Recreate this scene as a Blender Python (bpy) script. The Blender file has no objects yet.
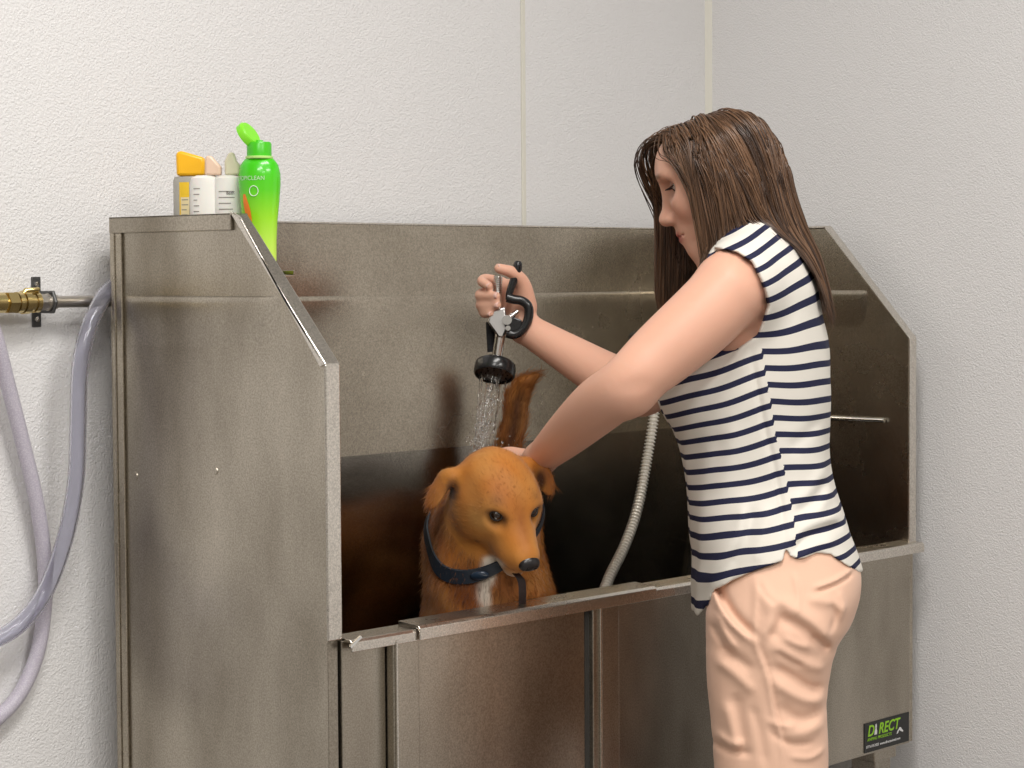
import bpy, bmesh, math, random
import numpy as np
from mathutils import Vector, Matrix
random.seed(7); rng = np.random.default_rng(7)
sc = bpy.context.scene
PI = math.pi

# ---------------------------------------------------------------- camera, world, lights, exposure
CAM = np.array([-2.003685, -2.153311, 1.389438]); YAW, PIT, ROLL, FPX = .8276715, .0488296, .0061361, 2238.32
FW = np.array([math.sin(YAW)*math.cos(PIT), math.cos(YAW)*math.cos(PIT), -math.sin(PIT)])
RT = np.array([math.cos(YAW), -math.sin(YAW), 0.0])
UP = np.cross(RT, FW)
cd = bpy.data.cameras.new('camera'); cam = bpy.data.objects.new('camera', cd); sc.collection.objects.link(cam)
cd.sensor_width = 36; cd.lens = FPX/1024*36; cd.clip_start = .05; cd.clip_end = 50
r_ = RT*math.cos(ROLL)-UP*math.sin(ROLL)*1; u_ = UP*math.cos(ROLL)+RT*math.sin(ROLL)
M = Matrix(((r_[0], u_[0], -FW[0], CAM[0]), (r_[1], u_[1], -FW[1], CAM[1]), (r_[2], u_[2], -FW[2], CAM[2]), (0, 0, 0, 1)))
cam.matrix_world = M
sc.camera = cam

def at(u, v, d):
    """point at distance d along the view from the photographer, through the photo's (u, v)"""
    a = (u-512)/FPX; b = (384-v)/FPX
    return CAM + d*(FW + a*r_ + b*u_)

world = bpy.data.worlds.new('world'); sc.world = world; world.use_nodes = True
world.node_tree.nodes['Background'].inputs[0].default_value = (.9, .95, 1, 1)
world.node_tree.nodes['Background'].inputs[1].default_value = .3
def area(name, loc, size, power, rot=(0, 0, 0), col=(1, .97, .93)):
    l = bpy.data.lights.new(name, 'AREA'); l.shape = 'RECTANGLE'; l.size, l.size_y = size
    l.energy = power; l.color = col
    o = bpy.data.objects.new(name, l); sc.collection.objects.link(o); o.location = loc; o.rotation_euler = rot
    return o
area('ceiling_light', (-.25, -.9, 2.93), (1.2, .5), 32)
area('ceiling_light', (-1.9, -1.7, 2.93), (1.2, .5), 40)
area('ceiling_light', (-2.2, -3.6, 2.93), (1.2, .6), 30)
area('ceiling_light', (-.3, -3.0, 2.93), (1.2, .6), 48)
sc.view_settings.view_transform = 'Standard'; sc.view_settings.look = 'None'
sc.view_settings.gamma = 1; sc.view_settings.use_curve_mapping = False
sc.view_settings.exposure = .17

# ---------------------------------------------------------------- helpers
def mat(name, col, rough=.5, metal=0, **kw):
    m = bpy.data.materials.new(name); m.use_nodes = True
    b = m.node_tree.nodes['Principled BSDF']
    b.inputs['Base Color'].default_value = (*col, 1); b.inputs['Roughness'].default_value = rough
    b.inputs['Metallic'].default_value = metal
    for k, v in kw.items():
        b.inputs[k.replace('_', ' ')].default_value = v
    return m
def nd(m, t, **kw):
    n = m.node_tree.nodes.new(t)
    for k, v in kw.items():
        if k in n.inputs: n.inputs[k].default_value = v
        else: setattr(n, k, v)
    return n
def lk(m, a, b): m.node_tree.links.new(a, b)
def bsdf(m): return m.node_tree.nodes['Principled BSDF']
def bump(m, scale, strength, dist=.001, detail=3, coord='Object', stretch=None):
    tc = nd(m, 'ShaderNodeTexCoord'); mp = nd(m, 'ShaderNodeMapping')
    if stretch: mp.inputs['Scale'].default_value = stretch
    n = nd(m, 'ShaderNodeTexNoise'); n.inputs['Scale'].default_value = scale; n.inputs['Detail'].default_value = detail
    b = nd(m, 'ShaderNodeBump'); b.inputs['Strength'].default_value = strength; b.inputs['Distance'].default_value = dist
    lk(m, tc.outputs[coord], mp.inputs[0]); lk(m, mp.outputs[0], n.inputs['Vector'])
    lk(m, n.outputs['Fac'], b.inputs['Height']); lk(m, b.outputs[0], bsdf(m).inputs['Normal'])
    return n
def noise_mix(m, scale, c1, c2, stretch=(1, 1, 1), lo=.35, hi=.65, detail=4, inp='Base Color'):
    tc = nd(m, 'ShaderNodeTexCoord'); mp = nd(m, 'ShaderNodeMapping'); mp.inputs['Scale'].default_value = stretch
    n = nd(m, 'ShaderNodeTexNoise'); n.inputs['Scale'].default_value = scale; n.inputs['Detail'].default_value = detail
    r = nd(m, 'ShaderNodeValToRGB'); r.color_ramp.elements[0].position = lo; r.color_ramp.elements[1].position = hi
    r.color_ramp.elements[0].color = (*c1, 1); r.color_ramp.elements[1].color = (*c2, 1)
    lk(m, tc.outputs['Object'], mp.inputs[0]); lk(m, mp.outputs[0], n.inputs['Vector']); lk(m, n.outputs['Fac'], r.inputs[0])
    if inp: lk(m, r.outputs[0], bsdf(m).inputs[inp])
    return r

def link(name, me, m=None, parent=None, smooth=False):
    o = bpy.data.objects.new(name, me); sc.collection.objects.link(o)
    if m is not None:
        for x in (m if isinstance(m, (list, tuple)) else [m]): me.materials.append(x)
    if parent is not None: o.parent = parent; o.matrix_parent_inverse = Matrix.Identity(4)
    if smooth: me.polygons.foreach_set('use_smooth', [True]*len(me.polygons))
    return o
def tag(o, label=None, cat=None, group=None, kind=None):
    if label: o['label'] = label
    if cat: o['category'] = cat
    if group: o['group'] = group
    if kind: o['kind'] = kind
    return o
def empty(name, label, cat, group=None):
    """an Empty at the world origin whose children are built in place; moved to its thing's base at the end"""
    o = bpy.data.objects.new(name, None); sc.collection.objects.link(o); o.empty_display_size = .05
    return tag(o, label, cat, group)

class MB:
    """collects shapes into one mesh"""
    def __init__(s): s.v = []; s.f = []; s.mi = []
    def add(s, v, f, mi=0):
        o = len(s.v); s.v += [tuple(map(float, p)) for p in v]; s.f += [tuple(i+o for i in q) for q in f]; s.mi += [mi]*len(f); return s
    def box(s, lo, hi, mi=0):
        x0, y0, z0 = lo; x1, y1, z1 = hi
        return s.add([(x0,y0,z0),(x1,y0,z0),(x1,y1,z0),(x0,y1,z0),(x0,y0,z1),(x1,y0,z1),(x1,y1,z1),(x0,y1,z1)],
                     [(0,3,2,1),(4,5,6,7),(0,1,5,4),(1,2,6,5),(2,3,7,6),(3,0,4,7)], mi)
    def prism(s, poly, x0, x1, axis=0, mi=0):
        """poly in the two other axes (in order), extruded along axis"""
        n = len(poly)
        def P(a, t):
            c = list(a); c.insert(axis, t); return c
        v = [P(a, x0) for a in poly]+[P(a, x1) for a in poly]
        f = [tuple(range(n))[::-1], tuple(range(n, 2*n))]+[(i, (i+1) % n, n+(i+1) % n, n+i) for i in range(n)]
        return s.add(v, f, mi)
    def tube(s, pts, r, n=12, mi=0, cap=True):
        pts = [np.array(p, float) for p in pts]; rs = r if hasattr(r, '__len__') else [r]*len(pts)
        up = None; V = []; F = []
        for i, p in enumerate(pts):
            t = pts[min(i+1, len(pts)-1)]-pts[max(i-1, 0)]; t = t/(np.linalg.norm(t)+1e-12)
            if up is None:
                up = np.cross(t, [0, 0, 1.0])
                if np.linalg.norm(up) < .05: up = np.cross(t, [0, 1.0, 0])
            up = up-t*(up@t); up /= np.linalg.norm(up)+1e-12; w = np.cross(t, up)
            V += [p+rs[i]*(math.cos(2*PI*k/n)*up+math.sin(2*PI*k/n)*w) for k in range(n)]
        for i in range(len(pts)-1):
            F += [(i*n+k, i*n+(k+1) % n, (i+1)*n+(k+1) % n, (i+1)*n+k) for k in range(n)]
        if cap: F += [tuple(range(n))[::-1], tuple((len(pts)-1)*n+k for k in range(n))]
        return s.add(V, F, mi)
    def lathe(s, prof, base=(0, 0, 0), axis=(0, 0, 1), n=32, sx=1, sy=1, mi=0, ref=None):
        """prof: (radius, height) pairs up the axis"""
        a = np.array(axis, float); a /= np.linalg.norm(a)
        u = np.cross(a, [0, 0, 1.0]) if ref is None else np.array(ref, float)
        if np.linalg.norm(u) < .05: u = np.array([1.0, 0, 0])
        u = u-a*(u@a); u /= np.linalg.norm(u); w = np.cross(a, u); b = np.array(base, float)
        V = []; F = []
        for r, h in prof:
            V += [b+a*h+r*(sx*math.cos(2*PI*k/n)*u+sy*math.sin(2*PI*k/n)*w) for k in range(n)]
        for i in range(len(prof)-1):
            F += [(i*n+k, i*n+(k+1) % n, (i+1)*n+(k+1) % n, (i+1)*n+k) for k in range(n)]
        F += [tuple(range(n))[::-1], tuple((len(prof)-1)*n+k for k in range(n))]
        return s.add(V, F, mi)
    def mesh(s, name):
        me = bpy.data.meshes.new(name); me.from_pydata(s.v, [], s.f)
        me.polygons.foreach_set('material_index', s.mi)
        bm = bmesh.new(); bm.from_mesh(me); bmesh.ops.recalc_face_normals(bm, faces=bm.faces); bm.to_mesh(me); bm.free()
        me.update(); return me
    def build(s, name, m, parent=None, bevel=0, smooth=False, seg=2):
        me = s.mesh(name); o = link(name, me, m, parent, smooth)
        if bevel:
            b = o.modifiers.new('bevel', 'BEVEL'); b.width = bevel; b.segments = seg; b.limit_method = 'ANGLE'; b.angle_limit = R(35)
            b.harden_normals = False
        if smooth:
            for e in me.edges: pass
            me.set_sharp_from_angle(angle=R(40))
        return o
def R(d): return d*PI/180
def spline(pts, n=12, closed=False):
    """Catmull-Rom through pts (any dimension)"""
    P = np.array(pts, float); out = []
    P = np.vstack([2*P[0]-P[1], P, 2*P[-1]-P[-2]])
    for i in range(1, len(P)-2):
        for t in np.arange(n)/n:
            a, b, c, d = P[i-1:i+3]
            out.append(.5*((2*b)+(-a+c)*t+(2*a-5*b+4*c-d)*t*t+(-a+3*b-3*c+d)*t**3))
    out.append(P[-2]); return np.array(out)

# ---------------------------------------------------------------- the room
W, D, H = 1.38, .463, 1.473
SA, H1, HR, ZB = .283, 1.274, .9135, .553
BY, RX = .523, 1.478
wallm = mat('white_frp_panel', (.80, .79, .79), .42, Specular_IOR_Level=.4)
bump(wallm, 330, 1, .0022, 3)
wall2 = mat('painted_wall', (.55, .54, .52), .8)
band = mat('dark_counter_front', (.06, .05, .045), .6)
floorm = mat('grey_epoxy_floor', (.2, .185, .17), .5); noise_mix(floorm, 30, (.16, .15, .14), (.24, .22, .2))
ceilm = mat('white_ceiling', (.8, .8, .78), .9)
MB().box((-4.2, BY, 0), (RX+.1, BY+.1, 3)).build('wall_back', wallm)['kind'] = 'structure'
MB().box((RX, -5.2, 0), (RX+.1, BY, 3)).build('wall_right', wallm)['kind'] = 'structure'
MB().box((-4.3, -5.2, 0), (-4.2, BY, 3)).build('wall_left', wall2)['kind'] = 'structure'
MB().box((-4.2, -5.3, 0), (RX, -5.2, 3)).build('wall_front', wall2)['kind'] = 'structure'
MB().box((-4.3, -5.3, -.1), (RX+.1, BY+.1, 0)).build('floor', floorm)['kind'] = 'structure'
MB().box((-4.3, -5.3, 3), (RX+.1, BY+.1, 3.1)).build('ceiling', ceilm)['kind'] = 'structure'
MB().box((RX-.012, -1.02, .08), (RX, -.42, .87)).build('added_reflection_panel', mat('dark_brown_reflection_panel', (.045, .032, .024), .5), bevel=.003)['kind'] = 'structure'  # unseen dark panel, added so the front steel reflects dark
trimm = mat('ivory_plastic_batten', (.72, .70, .62), .4)
MB().box((.9365, BY-.0035, 0), (.946, BY, 3)).build('trim_1', trimm, bevel=.001)['kind'] = 'structure'
MB().prism([(RX-.010, BY), (RX, BY), (RX, BY-.010), (RX-.003, BY-.006), (RX-.006, BY-.003)], 0, 3, axis=2).build('trim_2', trimm)['kind'] = 'structure'

# ---------------------------------------------------------------- stainless steel
def steel(name, c1, c2, rough=.3, streak=(1, 1, 1)):
    m = mat(name, c1, rough, 1)
    r = noise_mix(m, 3.2, c1, c2, streak, .3, .7, 5)
    tcg = nd(m, 'ShaderNodeTexCoord'); ng = nd(m, 'ShaderNodeTexNoise'); ng.inputs['Scale'].default_value = 420; ng.inputs['Detail'].default_value = 2
    rg = nd(m, 'ShaderNodeMapRange'); rg.inputs[1].default_value = .3; rg.inputs[2].default_value = .7; rg.inputs[3].default_value = .78; rg.inputs[4].default_value = 1.2
    mx = nd(m, 'ShaderNodeMix'); mx.data_type = 'RGBA'; mx.blend_type = 'MULTIPLY'; mx.inputs[0].default_value = 1
    lk(m, tcg.outputs['Object'], ng.inputs['Vector']); lk(m, ng.outputs['Fac'], rg.inputs[0]); lk(m, r.outputs[0], mx.inputs[6]); lk(m, rg.outputs[0], mx.inputs[7]); lk(m, mx.outputs[2], bsdf(m).inputs['Base Color'])
    # fine brushing + mottling in roughness and bump
    tc = nd(m, 'ShaderNodeTexCoord'); mp = nd(m, 'ShaderNodeMapping'); mp.inputs['Scale'].default_value = streak
    n = nd(m, 'ShaderNodeTexNoise'); n.inputs['Scale'].default_value = 6; n.inputs['Detail'].default_value = 6
    mr = nd(m, 'ShaderNodeMapRange'); mr.inputs[3].default_value = rough-.07; mr.inputs[4].default_value = rough+.1
    lk(m, tc.outputs['Object'], mp.inputs[0]); lk(m, mp.outputs[0], n.inputs['Vector']); lk(m, n.outputs['Fac'], mr.inputs[0]); lk(m, mr.outputs[0], bsdf(m).inputs['Roughness'])
    n2 = nd(m, 'ShaderNodeTexNoise'); n2.inputs['Scale'].default_value = 320; n2.inputs['Detail'].default_value = 2
    n3 = nd(m, 'ShaderNodeTexNoise'); n3.inputs['Scale'].default_value = 5; n3.inputs['Detail'].default_value = 1
    lk(m, tc.outputs['Object'], n2.inputs['Vector']); lk(m, tc.outputs['Object'], n3.inputs['Vector'])
    b1 = nd(m, 'ShaderNodeBump'); b1.inputs['Strength'].default_value = .12; b1.inputs['Distance'].default_value = .0006
    b2 = nd(m, 'ShaderNodeBump'); b2.inputs['Strength'].default_value = .35; b2.inputs['Distance'].default_value = .004
    lk(m, n3.outputs['Fac'], b2.inputs['Height']); lk(m, n2.outputs['Fac'], b1.inputs['Height'])
    lk(m, b2.outputs[0], b1.inputs['Normal']); lk(m, b1.outputs[0], bsdf(m).inputs['Normal'])
    return m
ST = steel('brushed_stainless_steel', (.27, .238, .19), (.50, .455, .385), .31, (2.2, 2.2, .9))
STI = steel('brushed_stainless_steel_inside', (.34, .30, .24), (.50, .45, .37), .25, (1.5, 1.5, 1.5))
STB = steel('polished_steel_edge', (.62, .58, .52), (.70, .66, .6), .25)
STD = mat('dark_joint_rubber', (.03, .028, .025), .7)  # dark rubber for the door gap and the feet
CHR = mat('chrome', (.75, .74, .72), .12, 1)
BLK = mat('glossy_black_plastic', (.012, .012, .013), .22)
RUB = mat('black_rubber_mat', (.012, .012, .014), .75); bump(RUB, 260, .6, .002)

tub = empty('pet_bath_tub', 'large stainless steel pet washing tub with high sides standing in the room corner', 'bath tub')
side = [(D, ZB), (D, H), (D-SA, H), (0, H1), (0, ZB)]
def bead(y0, y1, x, z, sgn):       # rolled bead in a side sheet
    return [(x, y0, z)]
# left side panel with its folded flanges
YB = .446
MB().prism([(YB, ZB), (YB, H-.003), (D-SA, H-.003), (.004, H1), (.004, ZB)], -.017, .001).build('side_panel', ST, tub, bevel=.001)
MB().box((-.003, YB, ZB), (.001, D, H-.003)).build('side_panel_return', ST, tub)
b = MB()
th = .0015
b.prism([(D-SA, H+th), (D-SA, H-.004), (0, H1-.004), (-th, H1)], -.021, .005)
b.prism([(0.002, H1), (-th, H1), (-th, HR-.004), (0.002, HR-.004)], -.021, .005)
b.prism([(D-SA-.012, H-.006), (.010, H1-.004), (0, H1), (D-SA, H)], -.0215, -.016)   # return lip on outer face
b.build('front_flange', STB, tub, bevel=.0018)
b = MB()
b.box((-.022, D-SA+.004, H-.021), (-.017, YB+.006, H+.002)); b.box((-.022, D-SA, H-.001), (.006, YB+.006, H+.002))
b.build('top_cap', ST, tub, bevel=.0012)
b = MB(); b.box((-.021, YB-.020, ZB), (-.017, YB-.002, H-.021)); b.box((-.023, YB-.006, ZB), (-.010, YB+.001, H-.021)); b.build('back_corner_post', STI, tub, bevel=.001)
# beads pressed into the sheets at two heights
def crease(name, o, axis, t0, t1, sgn, z, amp, m):
    """sheet pressed out along a line: sharp on top, running out slowly below"""
    pr = [(0, .006), (.5, .004), (.9, .001), (1, -.004), (.93, -.014), (.7, -.030), (.38, -.048), (.12, -.064), (0, -.078)]
    if axis == 1: poly = [(o+sgn*a*amp, z+h) for a, h in pr]+[(o-sgn*.001, z-.078), (o-sgn*.001, z+.006)]
    else: poly = [(o+sgn*a*amp, z+h) for a, h in pr]+[(o-sgn*.001, z-.078), (o-sgn*.001, z+.006)]
    v = []; n = len(poly); ts = [(t0, 0), (t0+.008, .35), (t0+.02, .85), (t0+.035, 1), (t1-.035, 1), (t1-.02, .85), (t1-.008, .35), (t1, 0)]
    for t, sc_ in ts:
        for a, h in poly:
            a2 = o-sgn*.0006+(a-o)*sc_ if sgn*(a-o) >= 0 else a
            v.append((a2, t, h) if axis == 1 else (t, a2, h))
    m_ = len(ts); b = MB(); b.add(v, [tuple(range(n))[::-1], tuple(range((m_-1)*n, m_*n))]+[(j*n+i, j*n+(i+1) % n, (j+1)*n+(i+1) % n, (j+1)*n+i) for j in range(m_-1) for i in range(n)])
    return b.build(name, m, tub, smooth=True)
crease('pressed_crease', -.017, 1, .086, YB-.02, -1, 1.357, .0055, ST)
crease('pressed_crease', D, 0, .002, W-.001, -1, 1.352, .0028, STI)
crease('pressed_crease', W, 1, .086, D-.002, -1, 1.352, .0036, STI)
# right side panel
MB().prism([(D, ZB), (D, H), (D-SA, H), (.004, H1), (.004, ZB)], W, W+.016).build('side_panel', STI, tub, bevel=.001)
b = MB()
b.prism([(D-SA, H+th), (D-SA, H-.006), (0, H1-.006), (-th, H1)], W-.004, W+.018)
b.prism([(0.003, H1), (-th, H1), (-th, HR-.004), (0.003, HR-.004)], W-.004, W+.018)
b.prism([(D, H+th), (D, H-.004), (D-SA, H-.004), (D-SA, H+th)], W-.004, W+.018)
b.build('front_flange', STB, tub, bevel=.0018)
b = MB(); b.tube([(W-.006, .30, 1.126), (W-.006, .05, 1.126)], .004, 10); b.build('shelf_rail', CHR, tub, smooth=True)
# back panel
STL = steel('reflection_darkened_steel', (.25, .23, .20), (.32, .295, .26), .18, (1.5, 1.5, 1.5))  # darker copy of the inner steel, dark reflection put into its colour
MB().prism([(D, 1.102), (D+.0008, 1.085), (D+.0026, 1.06), (D+.0055, 1.03), (D+.048, ZB), (D+.056, ZB), (D+.014, 1.03), (D+.010, 1.085), (D+.010, 1.102)], .07, W-.001).build('lower_back_panel', STL, tub, smooth=True)  # lower back sheet, slanted backwards to pick up the dark apron reflection
b = MB(); b.box((.07, D, 1.100), (W+.016, D+.012, H-.001)); b.box((-.003, D, ZB), (.07, D+.012, H-.001)); b.build('back_panel', STI, tub)
b = MB(); b.box((.004, D-.002, H-.002), (W-.004, D+.014, H+.0015)); b.build('back_top_edge', STB, tub, bevel=.0012)
# floor of the tub
MB().box((.001, .02, ZB), (W, D, ZB+.02)).build('basin_floor', STI, tub)
MB().box((.03, .019, ZB+.02), (W-.03, D-.02, ZB+.03)).box((.03, .0185, ZB+.03), (W-.03, .024, HR-.03)).build('floor_mat_and_dark_liner', RUB, tub, bevel=.002)  # upright liner added inside the apron to give the back a black reflection
# front apron: sheets, posts, sliding door
b = MB(); b.box((.004, 0, ZB), (.084, .018, HR-.006)); b.box((.559, 0, ZB), (W, .018, HR-.006)); b.box((.084, .006, ZB), (.559, .018, HR-.006)); b.build('front_panel', ST, tub, bevel=.001)
b = MB(); b.box((.140, -.006, ZB+.01), (.488, .003, HR-.01)); b.box((.14, -.0075, ZB+.01), (.198, -.006, HR-.01)); b.build('sliding_door', ST, tub, bevel=.001)
for x0, x1 in ((.086, .135), (.499, .559)):
    b = MB(); b.box((x0, -.014, ZB), (x1, 0, HR-.012)); q = b.build('door_post', ST, tub, bevel=.0015); MB().box((x0+(.013 if x0 > .3 else .002), -.0175, ZB), (x0+(.017 if x0 > .3 else .006), -.014, HR-.014)).build('post_fold', STB, q, bevel=.001)
b = MB(); b.box((.4885, -.006, ZB+.01), (.499, .004, HR-.012)); b.build('door_seal', STD, tub)
# rims
def rim(x0, x1, z, dep, y0=-.018, back=.022):
    b = MB(); b.prism([(y0, z-dep), (y0, z-.004), (y0+.004, z), (back, z+.003), (back, z-.004), (y0+.004, z-.004), (y0+.004, z-.006), (y0+.0025, z-.006), (y0+.0025, z-dep)], x0, x1); return b
rim(.008, .135, HR-.004, .016, -.016).build('rim', STB, tub, bevel=.0008)
rim(.130, .640, HR+.001, .020, -.021).build('rim', STB, tub, bevel=.0008)
rim(.622, W+.022, HR-.003, .017, -.016).build('rim', STB, tub, bevel=.0008)
b = MB(); b.prism([(0, .0), (.02, .012), (.017, .015), (-.002, .003)], -.018, -.015, axis=1)
o = b.build('latch_tab', CHR, tub); o.location = (.005, 0, HR-.014)
# legs under the tub
for x, y in ((.05, .05), (1.285, .05), (.05, D-.08), (1.285, D-.08)):
    b = MB(); b.box((x, y-.04, .012), (x+.05, y+.01, ZB)); b.prism([(x-.01, ZB-.02), (x+.06, ZB-.02), (x+.06, ZB), (x-.01, ZB)], y-.045, y+.015, axis=1)
    lg = b.build('leg', ST, tub, bevel=.002)
    MB().lathe([(.028, 0), (.028, .008), (.014, .014)], (x+.025, y-.015, 0)).build('foot', STD, lg, smooth=True)
# dimples (rail bolts seen on the outer face)
for y, z in ((.405, 1.105), (.228, 1.122)): MB().lathe([(.006, 0), (.005, .0015), (.002, .002)], (-.017, y, z), (-1, 0, 0), 14).build('rail_bolt', ST, tub, smooth=True)
# bottle shelf inside the left side
b = MB(); b.box((.001, .188, 1.388), (.098, .445, 1.391)); b.box((.095, .188, 1.391), (.098, .445, 1.397)); b.build('bottle_shelf', STI, tub, bevel=.0006)

# sticker on the apron: black badge with green lettering
STK = mat('black_sticker', (.008, .009, .008), .35)
sticker = MB().box((1.235, -.0012, .557), (1.376, -.0001, .609)).build('maker_sticker', STK)
tag(sticker, 'small black sticker with green DIRECT lettering low on the steel front', 'sticker')
GRN = mat('lime_print', (.30, .62, .02), .5); WHT = mat('white_print', (.75, .75, .75), .5)
def text(name, s, loc, size, m, parent, rot=(R(90), 0, 0), shear=0, ext=.0002, align='LEFT', sx=1, off=0):
    c = bpy.data.curves.new(name, 'FONT'); c.body = s; c.size = size; c.shear = shear; c.extrude = ext; c.align_x = align; c.offset = off
    o = bpy.data.objects.new('tmp', c); sc.collection.objects.link(o)
    dg = bpy.context.evaluated_depsgraph_get(); me = bpy.data.meshes.new_from_object(o.evaluated_get(dg)); bpy.data.objects.remove(o)
    q = link(name, me, m, parent); q.location = loc; q.rotation_euler = rot; q.scale = (sx, 1, 1)
    return q
text('lettering', 'D', (1.244, -.0014, .5850), .0265, GRN, sticker, shear=.25, sx=1.0, off=.0005)
text('lettering', 'RECT', (1.278, -.0014, .5850), .0265, GRN, sticker, shear=.25, sx=1.02, off=.0005)
text('lettering', 'ANIMAL PRODUCTS', (1.243, -.0014, .5765), .0075, GRN, sticker, shear=.2, sx=1.12)
text('lettering', '877-610-2422  www.directanimal.com', (1.240, -.0014, .5645), .0068, WHT, sticker, shear=.15, sx=1.02)
b = MB()   # the standing cat and running dog figures of the badge
cat_ = [(.0, 0), (.008, 0), (.0085, .006), (.0065, .011), (.0075, .0145), (.0068, .019), (.0052, .017), (.0038, .019), (.0028, .0145), (.0035, .011), (.0005, .005)]
b.prism([(1.2655+x, .5850+z) for x, z in cat_], -.0016, -.0013, axis=1); b.build('cat_figure', WHT, sticker); b = MB()
dog_ = [(0, 0), (.004, .001), (.008, .006), (.014, .003), (.020, .001), (.021, .003), (.016, .007), (.014, .010), (.010, .011), (.007, .0085), (.002, .0045)]
b.prism([(1.336+x, .5755+z) for x, z in dog_], -.0016, -.0013, axis=1)
b.build('dog_figure', WHT, sticker)

# ---------------------------------------------------------------- implicit surfaces: bodies grown as one continuous skin
class SDF:
    """ordered list of rounded shapes blended smoothly; meshed once with surface nets"""
    def __init__(s): s.ops = []
    def _push(s, f, k, mode, lip=1.0): s.ops.append((f, k, mode, lip)); return s
    def ball(s, c, r, k=.02, mode='+'):
        c = np.array(c, float); return s._push(lambda P: np.linalg.norm(P-c, axis=-1)-r, k, mode)
    def cone(s, a, b, ra, rb, k=.02, mode='+'):
        a = np.array(a, float); b = np.array(b, float); ab = b-a; L = ab@ab+1e-12
        def f(P):
            q = P-a; t = np.clip(q@ab/L, 0, 1)
            return np.linalg.norm(q-t[..., None]*ab, axis=-1)-(ra+t*(rb-ra))
        return s._push(f, k, mode)
    def chain(s, pts, rs, k=.012, mode='+', n=8):
        """one limb: a smooth run of joints with its own radius at each"""
        C4 = spline(np.hstack([np.array(pts, float), np.array(rs, float)[:, None]]), n) if len(pts) > 2 else np.hstack([np.array(pts, float), np.array(rs, float)[:, None]])
        A = C4[:-1, :3]; AB = C4[1:, :3]-A; LL = (AB*AB).sum(1)+1e-12; ra = C4[:-1, 3]; dr = C4[1:, 3]-ra
        def f(P):
            d = None
            for i in range(len(A)):
                q = P-A[i]; t = np.clip(q@AB[i]/LL[i], 0, 1)
                e = np.linalg.norm(q-t[..., None]*AB[i], axis=-1)-(ra[i]+t*dr[i])
                d = e if d is None else np.minimum(d, e)
            return d
        return s._push(f, k, mode)
    def ell(s, c, r, rot=None, k=.02, mode='+'):
        c = np.array(c, float); r = np.array(r, float); A = np.eye(3) if rot is None else np.array(rot, float)   # rows = local axes
        def f(P):
            q = (P-c)@A.T; k0 = np.linalg.norm(q/r, axis=-1); k1 = np.linalg.norm(q/(r*r), axis=-1)
            return np.where(k0 < 1e-4, -r.min(), k0*(k0-1)/np.maximum(k1, 1e-9))
        return s._push(f, k, mode)
    def stack(s, rows, ax, k=.02, mode='+', ex=2.3):
        """rows (t, cx, cy, rx, ry) of super-ellipses up the frame ax=(origin, X, Y, T)"""
        o, X, Y, T = [np.array(a, float) for a in ax]; rows = np.array(sorted(rows), float)
        t_ = rows[:, 0]
        def f(P):
            q = P-o; t = q@T; x = q@X; y = q@Y
            tc = np.clip(t, t_[0], t_[-1])
            cx, cy, rx, ry = [smooth_interp(tc, t_, rows[:, i]) for i in (1, 2, 3, 4)]
            u = np.abs((x-cx)/rx); v = np.abs((y-cy)/ry)
            g = (u**ex+v**ex)**(1/ex)+1e-9
            rr = np.hypot(x-cx, y-cy)/g
            d = (g-1)*np.minimum(rr, 1.0)
            d = d*.92
            e = np.abs(t-tc)
            return np.where(e > 0, np.where(d > 0, np.hypot(d, e), np.maximum(d, e)), d)
        return s._push(f, k, mode)
    def half(s, p, n, k=.004, mode='-'):
        """cuts away everything on the side n points to"""
        p = np.array(p, float); n = np.array(n, float); n /= np.linalg.norm(n)
        return s._push(lambda P: -((P-p)@n) if mode == '-' else (P-p)@n, k, mode)
    def warp(s, f, amp): return s._push(f, amp, 'w')
    def custom(s, f, k=.01, mode='+'): return s._push(f, k, mode)
    def __call__(s, P):
        sh = P.shape[:-1]; P = P.reshape(-1, 3); d = np.full(len(P), 9.0)
        for f, k, mode, _ in s.ops: d = comb(d, f(P), k, mode)
        return d.reshape(sh)
    def blocks(s, C, off, rad):
        """field on blocks with centres C and point offsets off, skipping shapes too far away to matter"""
        D_ = np.full((len(C), len(off)), 9.0)
        for f, k, mode, _ in s.ops:
            if mode == 'w': dc = np.zeros(len(C))
            else: dc = f(C)
            m = dc < (rad*3.2+k*1.2)
            if mode == '&': m[:] = True
            if not m.any(): continue
            idx = np.nonzero(m)[0]
            for c0 in range(0, len(idx), 400):
                ii = idx[c0:c0+400]
                P = (C[ii][:, None, :]+off[None]).reshape(-1, 3)
                D_[ii] = comb(D_[ii].ravel(), f(P), k, mode).reshape(len(ii), -1)
        return D_
def comb(d, e, k, mode):
    if mode == 'w': return d+e
    if mode == '+':
        h = np.maximum(k-np.abs(d-e), 0)/k; return np.minimum(d, e)-h*h*k*.25
    if mode == '-': e = -e
    h = np.maximum(k-np.abs(d-e), 0)/k; return np.maximum(d, e)+h*h*k*.25
def smooth_interp(t, x, y):
    """monotone-ish cubic through the rows"""
    i = np.clip(np.searchsorted(x, t)-1, 0, len(x)-2)
    m = np.gradient(y, x); h = x[i+1]-x[i]; u = (t-x[i])/h
    return (1+2*u)*(1-u)**2*y[i]+u*(1-u)**2*h*m[i]+u*u*(3-2*u)*y[i+1]+u*u*(u-1)*h*m[i+1]
def sm(x, a, b):
    t = np.clip((x-a)/(b-a), 0, 1); return t*t*(3-2*t)

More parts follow.
